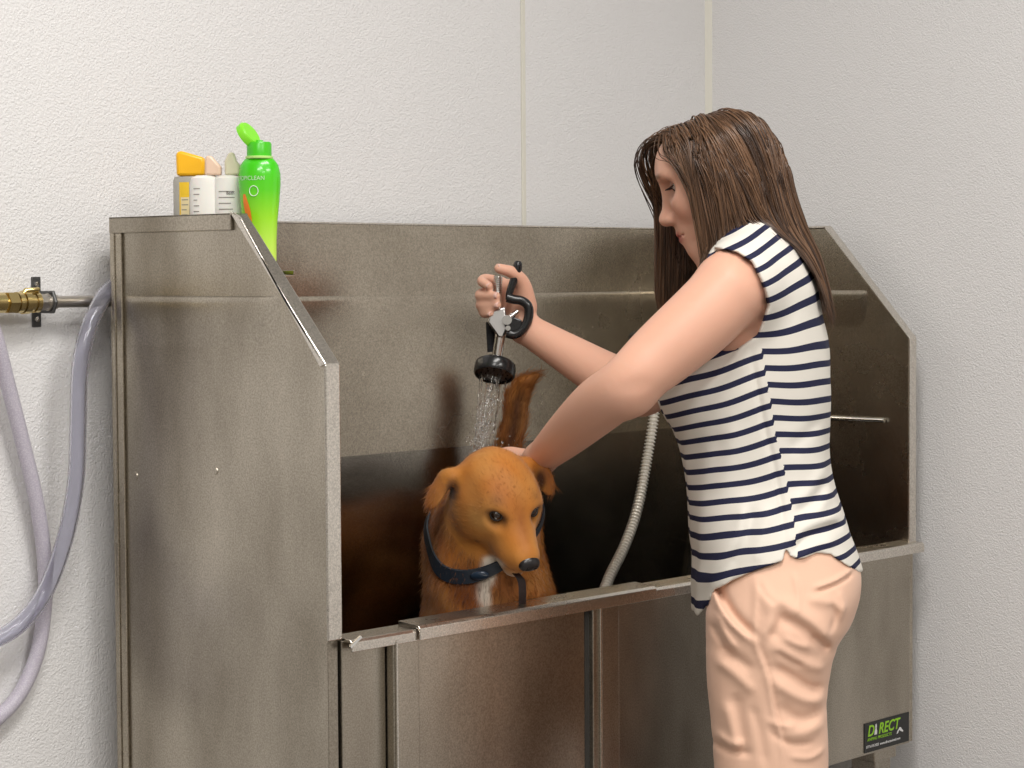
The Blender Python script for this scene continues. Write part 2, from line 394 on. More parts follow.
def grow(F, lo, hi, h, nb=12):
    """surface nets over sparse blocks -> verts, quads"""
    lo = np.array(lo, float); hi = np.array(hi, float)
    N = np.ceil((hi-lo)/(h*nb)).astype(int)
    B = np.stack(np.meshgrid(*[np.arange(n) for n in N], indexing='ij'), -1).reshape(-1, 3)
    C = lo+(B+.5)*nb*h; rad = nb*h*.5*math.sqrt(3)
    dc = np.concatenate([F(C[i:i+20000]) for i in range(0, len(C), 20000)])
    keep = np.abs(dc) < rad*1.7+.004
    B = B[keep]; C = C[keep]
    g = np.arange(nb+1)
    G = np.stack(np.meshgrid(g, g, g, indexing='ij'), -1).reshape(-1, 3)
    off = (G-nb/2)*h
    Dv = F.blocks(C, off, rad).reshape(len(B), nb+1, nb+1, nb+1)
    S = Dv < 0
    tot = (N*nb+2).astype(np.int64)
    def gid(I): return (I[:, 0]*tot[1]+I[:, 1])*tot[2]+I[:, 2]
    # cells
    corners = [(i, j, k) for i in (0, 1) for j in (0, 1) for k in (0, 1)]
    cs = sum(S[:, i:nb+i, j:nb+j, k:nb+k].astype(np.int8) for i, j, k in corners)
    bi, ci, cj, ck = np.nonzero((cs > 0) & (cs < 8))
    val = np.stack([Dv[bi, ci+i, cj+j, ck+k] for i, j, k in corners], 1)
    acc = np.zeros((len(bi), 3)); cnt = np.zeros(len(bi))
    cor = np.array(corners, float)
    for a in range(8):
        for b in range(a+1, 8):
            if abs(cor[a]-cor[b]).sum() != 1: continue
            va, vb = val[:, a], val[:, b]; m = (va < 0) != (vb < 0)
            t = np.where(m, va/np.where(m, va-vb, 1), 0)
            acc += np.where(m[:, None], cor[a]+(cor[b]-cor[a])*t[:, None], 0); cnt += m
    base = B[bi]*nb+np.stack([ci, cj, ck], 1)
    V = lo+(base+acc/cnt[:, None])*h
    ids = gid(base.astype(np.int64)); order = np.argsort(ids); ids = ids[order]; V = V[order]
    Q = []
    for ax in range(3):
        sl0 = [slice(0, nb)]*3; sl1 = list(sl0); sl1[ax] = slice(1, nb+1)
        s0 = S[(slice(None), *sl0)]; s1 = S[(slice(None), *sl1)]
        bi, i, j, k = np.nonzero(s0 != s1)
        pos = B[bi]*nb+np.stack([i, j, k], 1); flip = s0[bi, i, j, k]
        u = np.zeros(3, int); v = np.zeros(3, int); u[(ax+1) % 3] = 1; v[(ax+2) % 3] = 1
        q = np.stack([gid((pos-u-v).astype(np.int64)), gid((pos-v).astype(np.int64)), gid(pos.astype(np.int64)), gid((pos-u).astype(np.int64))], 1)
        ok = (pos-u-v >= 0).all(1)
        q = q[ok]; flip = flip[ok]
        q[~flip] = q[~flip][:, ::-1]
        Q.append(q)
    Q = np.concatenate(Q); qi = np.searchsorted(ids, Q); qi = np.minimum(qi, len(ids)-1)
    good = (ids[qi] == Q).all(1); Q = qi[good]
    return V, Q
def relax(V, Q, n=1, a=.5):
    E_ = np.concatenate([Q[:, [0, 1]], Q[:, [1, 2]], Q[:, [2, 3]], Q[:, [3, 0]]]); E_ = np.concatenate([E_, E_[:, ::-1]])
    c = np.bincount(E_[:, 0], minlength=len(V))[:, None]+1e-9
    for _ in range(n):
        s_ = np.stack([np.bincount(E_[:, 0], weights=V[E_[:, 1], i], minlength=len(V)) for i in range(3)], 1)
        V = V*(1-a)+a*s_/c
    return V
def npmesh(name, V, Q, m, parent=None, col=None, smooth=True, attrs=None):
    me = bpy.data.meshes.new(name)
    Q = np.asarray(Q); k = Q.shape[1]
    me.vertices.add(len(V)); me.vertices.foreach_set('co', np.asarray(V, np.float32).ravel())
    me.loops.add(Q.size); me.loops.foreach_set('vertex_index', Q.astype(np.int32).ravel())
    me.polygons.add(len(Q)); me.polygons.foreach_set('loop_start', np.arange(0, Q.size, k, dtype=np.int32))
    me.update(calc_edges=True); me.validate()
    if col is not None:
        a = me.color_attributes.new('Col', 'FLOAT_COLOR', 'POINT')
        c = np.ones((len(V), 4), np.float32); c[:, :3] = col; a.data.foreach_set('color', c.ravel())
    for nm, arr in (attrs or {}).items():
        a = me.attributes.new(nm, 'FLOAT', 'POINT'); a.data.foreach_set('value', np.asarray(arr, np.float32))
    o = link(name, me, m, parent, smooth)
    return o
def vcol(m, mul=None):
    a = nd(m, 'ShaderNodeVertexColor'); a.layer_name = 'Col'
    lk(m, a.outputs[0], bsdf(m).inputs['Base Color']); return a
def normals_of(V, Q):
    n = np.cross(V[Q[:, 2]]-V[Q[:, 0]], V[Q[:, 3]]-V[Q[:, 1]]); out = np.zeros_like(V)
    for i in range(4): 
        for c in range(3): out[:, c] += np.bincount(Q[:, i], weights=n[:, c], minlength=len(V))
    return out/(np.linalg.norm(out, axis=1, keepdims=True)+1e-12)
def strands(paths, rad, sides=3):
    """paths (n, k, 3), rad (n, k) -> tapering tubes as one mesh"""
    n, k, _ = paths.shape
    T = np.gradient(paths, axis=1); T /= np.linalg.norm(T, axis=2, keepdims=True)+1e-12
    ref = np.array([.31, .52, .79]); U = np.cross(T, ref); U /= np.linalg.norm(U, axis=2, keepdims=True)+1e-12
    Wv = np.cross(T, U); V = []
    for s_ in range(sides):
        a = 2*PI*s_/sides; V.append(paths+rad[..., None]*(math.cos(a)*U+math.sin(a)*Wv))
    V = np.stack(V, 2).reshape(-1, 3)     # n,k,sides
    i = np.arange(n)[:, None, None]*k*sides; j = np.arange(k-1)[None, :, None]*sides; q = np.arange(sides)[None, None, :]
    a = i+j+q; b = i+j+(q+1) % sides
    Q = np.stack([a, b, b+sides, a+sides], -1).reshape(-1, 4)
    return V, Q

# ---------------------------------------------------------------- the woman
SKIN_R = SDF()
def frame(fwd, up):
    f = np.array(fwd, float); f /= np.linalg.norm(f); u = np.array(up, float); u -= f*(u@f); u /= np.linalg.norm(u)
    return f, np.cross(u, f), u          # forward, left, up
Z3 = np.array([0, 0, 1.0])
RH = RT.copy(); FH = np.array([math.sin(YAW), math.cos(YAW), 0.0])       # level axes: along the picture and into it
DW = 3.29
# head frame: looks left along the picture, a little away, and down
ya, pa = R(13), R(24)
hf = -RH*math.cos(ya)+FH*math.sin(ya)
hf, hl, hu = frame(hf*math.cos(pa)-Z3*math.sin(pa), Z3*math.cos(pa)+hf*math.sin(pa))
HO = at(719, 167, DW); HA = np.stack([hf, hl, hu])
def hp(x, y, z): return HO+x*hf+y*hl+z*hu
def hell(S, c, r, k=.02, mode='+', tilt=0, yaw=0):
    A = HA
    if tilt or yaw:
        ct, st = math.cos(tilt), math.sin(tilt); cy, sy = math.cos(yaw), math.sin(yaw)
        L = np.array([[ct, 0, st], [0, 1, 0], [-st, 0, ct]])@np.array([[cy, sy, 0], [-sy, cy, 0], [0, 0, 1]]); A = L@HA
    S.ell(hp(*c), r, A, k, mode)
def head(S):
    hell(S, (-.004, 0, .008), (.074, .067, .061), .03)                    # cranium
    hell(S, (-.018, 0, .002), (.056, .063, .055), .03)
    hell(S, (.030, 0, -.020), (.056, .060, .075), .03)                  # face block
    hell(S, (.030, 0, -.068), (.047, .043, .034), .025)                  # jaw
    for s in (-1, 1):
        S.cone(hp(.000, s*.052, -.058), hp(.066, s*.014, -.097), .014, .013, .028)   # jaw line
        hell(S, (.056, s*.036, -.030), (.024, .021, .022), .022)          # cheek
        hell(S, (.064, s*.028, .018), (.018, .028, .010), .016)           # brow ridge
    hell(S, (.046, 0, .030), (.036, .050, .036), .03)                    # forehead
    hell(S, (.076, 0, -.096), (.014, .017, .013), .02)                   # chin
    hell(S, (.076, 0, -.066), (.018, .026, .022), .02)                   # muzzle of the lips
    for s in (-1, 1): hell(S, (.080, s*.034, -.002), (.016, .019, .013), .014, '-')   # sockets
    S.cone(hp(.080, 0, .004), hp(.102, 0, -.036), .0075, .0075, .014)   # nose bridge
    hell(S, (.102, 0, -.038), (.0105, .0105, .0095), .010)                # tip
    for s in (-1, 1):
        hell(S, (.092, s*.012, -.042), (.011, .0075, .0075), .006)        # wings
        hell(S, (.098, s*.0058, -.0505), (.0055, .0028, .0035), .003, '-')
    S.cone(hp(.090, 0, -.050), hp(.090, 0, -.060), .004, .005, .008)
    # lips
    for s in (-1, 1):
        S.cone(hp(.0935, s*.004, -.0655), hp(.082, s*.021, -.0695), .0048, .0026, .004)
        S.cone(hp(.0915, 0, -.0755), hp(.081, s*.020, -.0712), .0056, .0026, .004)
        S.cone(hp(.099, 0, -.0702), hp(.084, s*.025, -.0705), .0016, .0013, .0022, '-')
    # ears
    for s in (-1, 1):
        hell(S, (-.006, s*.073, -.012), (.017, .006, .030), .008, yaw=s*.3)
        hell(S, (-.002, s*.079, -.008), (.009, .004, .017), .004, '-')
body = SDF(); head(body)
def P(u, v, d): return at(u, v, d)
SX = -RH; SY = -FH           # body axes: SX to her front, SY to her left (towards the photographer)
# torso rows: (picture v, centre u, half width px, half side-to-side m)
def mrow(v, u, hu, ry, d=DW, dy=0):
    p = at(u, v, d); return (p[2], (p-TO)@SX, (p-TO)@SY+dy, hu*d/FPX, ry)
TO = at(760, 400, DW); TO[2] = 0
TAX = (TO, SX, SY, Z3)
rows = [mrow(232, 752, 30, .060), mrow(248, 752, 44, .105), mrow(265, 748, 45, .135), mrow(300, 750, 55, .145), mrow(340, 750, 66, .138), mrow(385, 749, 72, .132), mrow(430, 753, 68, .122),
        mrow(480, 760, 64, .118), mrow(520, 767, 64, .130), mrow(560, 775, 64, .145), mrow(600, 780, 60, .150), mrow(632, 774, 50, .145)]
body.stack(rows, TAX, .03)
body.chain([hp(-.025, 0, -.05), at(742, 222, DW), at(750, 250, DW)], [.052, .050, .060], .03)      # neck
# near (left) arm
SHL, ELL, WRL = P(727, 293, 3.135), P(627, 384, 3.10), P(540, 459, 3.31)
body.cone(P(750, 264, 3.22), P(732, 284, 3.155), .046, .048, .03)
body.chain([SHL, P(703, 318, 3.125), P(662, 354, 3.11), ELL, P(598, 406, 3.15), P(567, 434, 3.23), WRL], [.051, .0515, .0470, .0395, .0395, .033, .0235], .02)
body.ball(P(631, 392, 3.105), .033, .02)              # point of the elbow
body.cone(P(616, 390, 3.047), P(646, 386, 3.047), .006, .006, .016, '-')   # crook of the elbow
# far (right) arm
SHR, ELR, WRR = P(722, 292, 3.45), P(645, 391, 3.40), P(523, 327, 3.515)
body.cone(P(748, 262, 3.36), P(728, 285, 3.44), .050, .052, .03)
body.chain([SHR, P(690, 335, 3.43), ELR, P(608, 377, 3.44), P(568, 354, 3.48), WRR], [.052, .044, .038, .0375, .0315, .0235], .02)
# legs: near leg and far leg, down to the feet
def leg(hip, knee, ank, toe):
    body.chain([hip, (np.array(hip)*.5+np.array(knee)*.5)+SX*.006, knee], [.076, .068, .053], .03)
    body.chain([knee, np.array(knee)*.68+np.array(ank)*.32-SX*.016, ank], [.050, .053, .034], .03)
    body.chain([ank, (np.array(ank)+np.array(toe))/2+Z3*.002, toe], [.036, .032, .024], .02)
    body.ball(np.array(ank)-SX*.028-Z3*.045, .032, .02)
HN = at(770, 618, DW-.085); HF_ = at(768, 618, DW+.085)
KN = at(768, 800, DW-.085); KN[2] = .50; KF = at(762, 800, DW+.085); KF[2] = .50
AN = KN-SX*.03; AN[2] = .08; AF = KF-SX*.03; AF[2] = .08
leg(HN, KN, AN, AN+SX*.15-Z3*.054); leg(HF_, KF, AF, AF+SX*.15-Z3*.054)

# --- hands
def hand(S, wrist, palm, fingers, thumb, rw=.0235, k=.006):
    """palm: list of (point, radius) blended; fingers: lists of joints"""
    for a, b, ra, rb in palm: S.cone(a, b, ra, rb, .012)
    for pts, rs in fingers: S.chain(pts, rs, .004 if k is None else k, n=4)
    S.chain(thumb[0], thumb[1], .006)
# right hand closed round the sprayer grip
GX = lambda u, v, d: at(u, v, d)
SD = 3.50        # depth of the sprayer axis
palm = [(WRR, GX(521, 305, 3.525), .0225, .020), (GX(521, 305, 3.525), GX(513, 290, 3.530), .020, .015), (GX(517, 318, 3.530), GX(502, 312, 3.545), .018, .012),
        (GX(513, 290, 3.530), GX(500, 312, 3.545), .014, .011), (GX(514, 292, 3.532), GX(500, 284, 3.545), .012, .010), (GX(508, 302, 3.54), GX(498, 298, 3.548), .013, .010)]
fing = []
for (u0, v0), (u1, v1), (u2, v2), tip, r in (
        ((502, 283), (487, 279), (482, 281.5), (489, 286), .0082), ((499, 294), (484, 293), (481, 296), (497, 296), .0088),
        ((498, 304), (484, 303.5), (481.5, 306), (498, 305.5), .0084), ((499, 312), (487, 312.5), (483.5, 314), (491, 314.5), .0074)):
    L_ = [GX(u0, v0, 3.548), GX(u1, v1, 3.530), GX(u2, v2, 3.508), GX(*tip, 3.478 if tip[0] > 492 else 3.486)]
    fing.append((L_, [r*1.05, r, r*.97, r*.82]))
thumb = ([GX(526, 306, 3.515), GX(523, 285, 3.500), GX(513, 273, 3.485), GX(499, 268.5, 3.474)], [.0175, .0130, .0098, .0078])
hand(body, WRR, palm, fing, thumb)
# left hand resting on the dog's neck, mostly behind its head
lp = [(WRL, P(524, 468, 3.375), .023, .020), (P(524, 468, 3.375), P(505, 470, 3.415), .020, .014), (P(530, 474, 3.36), P(512, 482, 3.41), .018, .013), (P(527, 462, 3.375), P(507, 462, 3.42), .018, .012)]
lfg = []
for i, (u, v) in enumerate(((500, 458), (497, 466), (498, 475), (504, 484))):
    r = (.0082, .0088, .0083, .0072)[i]
    lfg.append(([P(u+8, v, 3.415), P(u-3, v+1, 3.438), P(u-12, v+4, 3.455), P(u-19, v+9, 3.46)], [r*1.1, r, r*.93, r*.78]))
hand(body, WRL, lp, lfg, ([P(530, 462, 3.36), P(518, 455, 3.375), P(508, 453, 3.385), P(499, 454, 3.39)], [.015, .0115, .0095, .0078]))

V, Q = grow(body, np.minimum.reduce([AN, AF, WRR, WRL, HO])-[.25, .25, .16], np.maximum.reduce([HO, SHL, SHR, AN, AF, WRR, WRL])+[.2, .2, .16], .0024)
V0 = relax(V, Q, 1, .3); V1 = relax(V0, Q, 14, .5)
def segd(P_, pts):
    o = np.full(len(P_), 9.)
    for a, b in zip(pts[:-1], pts[1:]):
        t = np.clip(((P_-a)@(b-a))/((b-a)@(b-a)), 0, 1); o = np.minimum(o, np.linalg.norm(P_-a-t[:, None]*(b-a), axis=1))
    return o
wr = np.minimum(segd(V0, [SHL, ELL, WRL]), segd(V0, [SHR, ELR, WRR])); wr = sm(-wr, -.09, -.07)
wr = wr*sm(np.minimum(np.linalg.norm(V0-WRL, axis=1), np.linalg.norm(V0-WRR, axis=1)), .03, .06)*sm(np.linalg.norm(V0-HO, axis=1), .10, .14)
V = V0*(1-wr[:, None])+V1*wr[:, None]
# finer face and hand would need a finer grid: the head and hand cells are re-projected on the field
def project(F, V, n=2, e=.0006):
    for _ in range(n):
        d = F(V); g = np.stack([F(V+np.eye(3)[i]*e)-F(V-np.eye(3)[i]*e) for i in range(3)], 1)/(2*e)
        V = V-(d/np.maximum((g*g).sum(1), .25))[:, None]*g
    return V
q = (V-HO)@HA.T
skin = np.array([.69, .385, .275])
col = np.tile(skin, (len(V), 1))
def paint(mask, c):
    global col
    mask = np.clip(mask, 0, 1)[:, None]; col = col*(1-mask)+np.array(c)*mask
hd = sm(-np.abs(q[:, 0]-.05), -.1, -.06)*(q[:, 2] > -.13)
nose_ch = np.exp(-(((q[:, 0]-.07)/.03)**2+((np.abs(q[:, 1])-.036)/.02)**2+((q[:, 2]+.034)/.022)**2)); paint(nose_ch*.5, (.66, .30, .22))
lips = np.exp(-(((np.abs(q[:, 1]))/.021)**4+((q[:, 2]+.0705)/.0085)**4))*(q[:, 0] > .074)*(q[:, 0] < .12); paint(lips*.95, (.45, .105, .09))
brow = np.exp(-((q[:, 2]-(.0215-.09*(np.abs(q[:, 1])-.032)))/.0035)**4-((np.abs(q[:, 1])-.032)/.018)**4)*(q[:, 0] > .05)*(q[:, 0] < .11); paint(brow*.75, (.13, .06, .03))
scalp = sm(q[:, 2], .030, .045)*sm(-q[:, 0], -.070, -.050)*(q[:, 2] < .14)*(np.linalg.norm(q, axis=1) < .13)+sm(-q[:, 0], -.005, .02)*sm(q[:, 2], -.035, -.02)*(np.linalg.norm(q, axis=1) < .13)*(np.abs(q[:, 1]) < .064); paint(scalp, (.10, .055, .035))
skinm = mat('skin', (.7, .45, .35), .48, Subsurface_Weight=.12, Subsurface_Scale=.02, Specular_IOR_Level=.35)
bsdf(skinm).inputs['Subsurface Radius'].default_value = (1, .35, .2)
vcol(skinm)
bump(skinm, 240, .12, .001, 3)
woman = empty('person', 'woman in striped top and pale peach shorts leaning over the tub with a sprayer', 'person')
npmesh('body', V, Q, skinm, woman, col)
# eyes, lashes
eyew = mat('eye_white', (.8, .76, .72), .15); iris = mat('iris_brown', (.05, .025, .012), .1)
lash = mat('dark_lash', (.02, .012, .01), .6)
for s in (-1, 1):
    e = MB(); e.lathe([(.0115*math.sin(a), -.0115*math.cos(a)) for a in np.linspace(.05, PI-.05, 14)], hp(.0600, s*.032, -.001), hf, 24)
    eo = e.build('eye', eyew, woman, smooth=True)
    gd = hf*.85-hu*.5; gd /= np.linalg.norm(gd); e = MB(); e.lathe([(.0001, .0122), (.0035, .0121), (.0058, .0105)][::-1], hp(.0600, s*.032, -.001), gd, 20); e.build('iris', iris, eo, smooth=True)
    # upper lid: shell over the eye, lowered
    lv = []; lf = []
    na, nbb = 14, 6
    for i in range(na+1):
        az = -1.15+2.3*i/na
        for j in range(nbb+1):
            el = 1.35-(1.35-.02)*j/nbb*(1-.25*(az/1.15)**2)
            d = hf*math.cos(el)*math.cos(az)+hl*math.cos(el)*math.sin(az)+hu*math.sin(el)
            lv.append(hp(.0600, s*.032, -.001)+d*(.0130))
    for i in range(na):
        for j in range(nbb): a = i*(nbb+1)+j; lf.append((a, a+nbb+1, a+nbb+2, a+1))
    m_ = MB().add(lv, lf); lo_ = m_.build('upper_eyelid', mat('eyelid_skin', (.52, .28, .20), .5), woman, smooth=True)
    so = lo_.modifiers.new('s', 'SOLIDIFY'); so.thickness = .0012
    ps = []
    for i in range(26):
        az = -1.05+2.1*i/25; el = .04*(1-.25*(az/1.15)**2)+.02
        d = hf*math.cos(el)*math.cos(az)+hl*math.cos(el)*math.sin(az)+hu*math.sin(el)
        p0 = hp(.0600, s*.032, -.001)+d*.0132; p1 = p0+d*.005-hu*.0022; p2 = p0+d*.0095-hu*.0015
        ps.append([p0, p1, p2])
    Vl, Ql = strands(np.array(ps), np.tile([.0008, .0006, .0002], (26, 1)))
    tag(npmesh('eyelashes', Vl, Ql, lash, woman), kind='stuff')
    pb = []
    for i in range(60):
        t = rng.random(); y = .017+.030*t; zc = .0215-.09*(y-.032)+rng.normal()*.0012
        p0 = hp(.0905-.55*(y-.01)**1.3*3.2 if False else .087-(y-.014)**2*12, s*y, zc)
        pb.append([p0-hf*.002, p0+hf*.0012+hl*s*.002+hu*.001, p0+hl*s*.005+hf*.0006])
# fingernails
nail = mat('fingernail', (.72, .45, .38), .25)
def nails(tips):
    for (p, dr, out, w) in tips:
        dr = dr/np.linalg.norm(dr); out = out-dr*(out@dr); out /= np.linalg.norm(out); sd = np.cross(dr, out)
        b = SDF(); 
        mb = MB(); vs = []; fs = []
        for i in range(6):
            for j in range(5):
                a = -1.0+2.0*j/4; t = (i/5-.5)
                ww = w*(1-.25*max(0, t*2-.5)); vs.append(p+dr*(t*w*1.7)+sd*math.sin(a)*ww+out*(math.cos(a)*ww*1.0))
        for i in range(5):
            for j in range(4): a = i*5+j; fs.append((a, a+5, a+6, a+1))
        o = mb.add(vs, fs).build('fingernail', nail, woman, smooth=True); so = o.modifiers.new('s', 'SOLIDIFY'); so.thickness = .0008
cam_dir = -FH
for (pts, rs) in fing:
    t = pts[3]-pts[2]; nails([(pts[3]-t/np.linalg.norm(t)*rs[3]*.1, t, cam_dir*.85+Z3*.3-RH*.35, rs[3]*.93)])
t = thumb[0][3]-thumb[0][2]; nails([(thumb[0][3]-t/np.linalg.norm(t)*.001, t, Z3+cam_dir*.3, thumb[1][3]*.95)])

# ---------------------------------------------------------------- her shirt
def vz(v, d=DW): return at(760, v, d)[2]
def ux(u, d=DW): return (at(u, 400, d)-TO)@RH
def curve(xs, ys): 
    o = np.argsort(xs); xs = np.array(xs, float)[o]; ys = np.array(ys, float)[o]; return lambda t: np.interp(t, xs, ys)
shirt = SDF()
srow = lambda v, l, r, ry: mrow(v, (l+r)/2, (r-l)/2, ry)
rs = [srow(236, 738, 770, .085), srow(246, 716, 786, .118), srow(262, 704, 800, .142), srow(285, 694, 813, .152), srow(314, 684, 819, .153), srow(345, 675, 826.5, .147), srow(385, 664, 829, .142),
      srow(420, 671, 828, .134), srow(450, 680, 828, .130), srow(482, 686, 833, .130), srow(512, 689, 842, .142), srow(532, 690, 848, .153), srow(553, 692, 855, .164), srow(575, 692.5, 860.5, .170), srow(600, 693, 862, .174), srow(640, 694, 862, .176)]
shirt.stack(rs, TAX, .02)
shirt.cone(P(752, 262, 3.22), P(739, 286, 3.15), .057, .0625, .03)
shirt.cone(P(748, 262, 3.36), P(728, 285, 3.44), .056, .058, .03)
shirt.chain([P(756, 236, DW), P(760, 262, DW)], [.062, .075], .03)
shirt.ball(P(694, 392, DW-.065), .045, .05); shirt.ball(P(694, 392, DW+.065), .045, .05)
def cz(P_): return P_[:, 2]
def cx(P_): return (P_-TO)@RH
def cy_(P_): return (P_-TO)@SY
px_ = 3.135/FPX
armc = curve([vz(v, 3.17) for v in (236, 247, 252, 262, 287, 305, 319, 334, 349)], [(at(u, 400, 3.17)-TO)@RH for u in (700, 709, 733, 748, 759.5, 765.5, 762, 757, 735)])
def armhole(P_):
    x, y, z = cx(P_), np.abs(cy_(P_)), cz(P_)
    a = x-armc(z)                                # negative = in front of the edge
    return np.maximum.reduce([a, .095-y, vz(349, 3.17)-z])
shirt.custom(armhole, .004, '-')
hemc = curve([ux(u, 3.17) for u in (685, 701, 709, 714, 730, 751, 779, 781.5, 783, 786, 793, 813, 828, 842, 862)], [vz(v, 3.17) for v in (626, 623, 608, 590, 579, 568, 557, 546, 546, 553, 555.5, 551, 553.5, 564, 578)])
shirt.custom(lambda P_: cz(P_)-hemc(cx(P_)), .003, '-')
def folds(lines, gain=1):
    """soft ridges (amp > 0) or valleys along lines drawn over the near side, mirrored to the far side"""
    segs = []
    for amp, w, pts in lines:
        q = spline([(ux(u, 3.15), vz(v, 3.15)) for u, v in pts], 4) if len(pts) > 2 else np.array([(ux(u, 3.15), vz(v, 3.15)) for u, v in pts])
        segs.append((amp*gain, w, q))
    def f(P_):
        x, z = cx(P_), cz(P_); out = np.zeros(len(x))
        for amp, w, q in segs:
            lo = q.min(0)-3*w; hi = q.max(0)+3*w
            m = (x > lo[0]) & (x < hi[0]) & (z > lo[1]) & (z < hi[1])
            if not m.any(): continue
            X = np.stack([x[m], z[m]], 1); best = np.full(len(X), 9.0); tt = np.zeros(len(X))
            for i in range(len(q)-1):
                ab = q[i+1]-q[i]; t = np.clip(((X-q[i])@ab)/(ab@ab+1e-12), 0, 1); d = np.linalg.norm(X-q[i]-t[:, None]*ab, axis=1)
                c = d < best; best = np.where(c, d, best); tt = np.where(c, (i+t)/(len(q)-1), tt)
            out[m] -= amp*np.exp(-(best/w)**2)*np.clip(np.minimum(tt, 1-tt)*5+.15, 0, 1)
        return out
    return f
shirt.warp(folds([(.0035, .009, [(744, 498), (738, 530), (718, 566), (700, 600)]), (-.004, .008, [(754, 505), (746, 540), (728, 574)]), (.003, .008, [(770, 505), (760, 540), (752, 562)]),
    (.0045, .007, [(784, 545), (800, 530), (822, 522), (846, 520)]), (-.005, .006, [(790, 553), (806, 538), (826, 531), (848, 530)]), (.004, .007, [(795, 556), (815, 545), (838, 543)]),
    (.003, .010, [(830, 470), (812, 492), (790, 505)]), (-.0035, .009, [(832, 482), (815, 503), (795, 516)]), (.003, .009, [(836, 497), (815, 516), (790, 528)]),
    (-.003, .009, [(738, 352), (710, 364), (680, 384)]), (.0025, .009, [(750, 362), (722, 376), (690, 402)]), (-.0025, .010, [(826, 420), (805, 440), (788, 450)]),
    (.002, .012, [(735, 420), (732, 460), (722, 500)]), (-.002, .010, [(720, 430), (718, 470), (706, 510)]), (-.004, .004, [(751, 349), (758, 392), (765, 428), (773, 460), (780.5, 501), (783, 546)])]), 0)
def shirt_noise(P_):
    x, y, z = P_[:, 0], P_[:, 1], P_[:, 2]
    return .0012*np.sin(38*x+9*z+3)*np.sin(31*z-17*y)+.0008*np.sin(70*(x+y)+24*z)
shirt.warp(shirt_noise, 0)
blo = np.array([*(TO[:2]-[.3, .3]), vz(640)-.02]); bhi = np.array([*(TO[:2]+[.3, .3]), vz(225)+.02])
SV, SQ = grow(shirt, blo, bhi, .0026)
SV = relax(SV, SQ, 1, .3)
# stripes follow the cloth: own height coordinate on each side of the side seam
seam = curve([vz(v) for v in (225, 348, 392, 428, 460, 501, 546, 640)], [ux(u) for u in (748, 751, 758.7, 765, 772.8, 780.6, 783, 784)])
x, y, z = cx(SV), cy_(SV), SV[:, 2]; xs = x-seam(z)
fa = curve([vz(v) for v in (345, 400, 450, 520, 565, 600)], [.34, .30, .24, .17, .24, .42])(z)
ba = curve([vz(v) for v in (235, 260, 300, 345, 400, 480, 520, 560)], [.55, .50, .30, .05, -.02, .06, .18, .28])(z)
upz = sm(z, vz(352), vz(338))
sfront = z-fa*xs; sback = z-ba*xs
w = np.where(xs < 0, 1-upz, 0)
s_co = np.where(w > .5, sfront+.0065, sback)
tearn = .0012*np.sin(60*x+20*z)
far = y < -.02
tee = mat('striped_jersey', (.8, .78, .74), .75, Specular_IOR_Level=.2)
a_ = nd(tee, 'ShaderNodeAttribute'); a_.attribute_name = 'stripe'
m1 = nd(tee, 'ShaderNodeMath', operation='FRACT'); m0 = nd(tee, 'ShaderNodeMath', operation='MULTIPLY'); m0.inputs[1].default_value = 1
m2 = nd(tee, 'ShaderNodeMath', operation='LESS_THAN'); m2.inputs[1].default_value = .36
mxt = nd(tee, 'ShaderNodeMix'); mxt.data_type = 'RGBA'; mxt.inputs[6].default_value = (.74, .705, .64, 1); mxt.inputs[7].default_value = (.020, .022, .055, 1)
lk(tee, a_.outputs['Fac'], m0.inputs[0]); lk(tee, m0.outputs[0], m1.inputs[0]); lk(tee, m1.outputs[0], m2.inputs[0]); lk(tee, m2.outputs[0], mxt.inputs[0]); lk(tee, mxt.outputs[2], bsdf(tee).inputs['Base Color'])
bump(tee, 700, .25, .0008, 2)
npmesh('striped_shirt', SV, SQ, tee, woman, attrs={'stripe': (s_co+tearn)/.0237+.2})

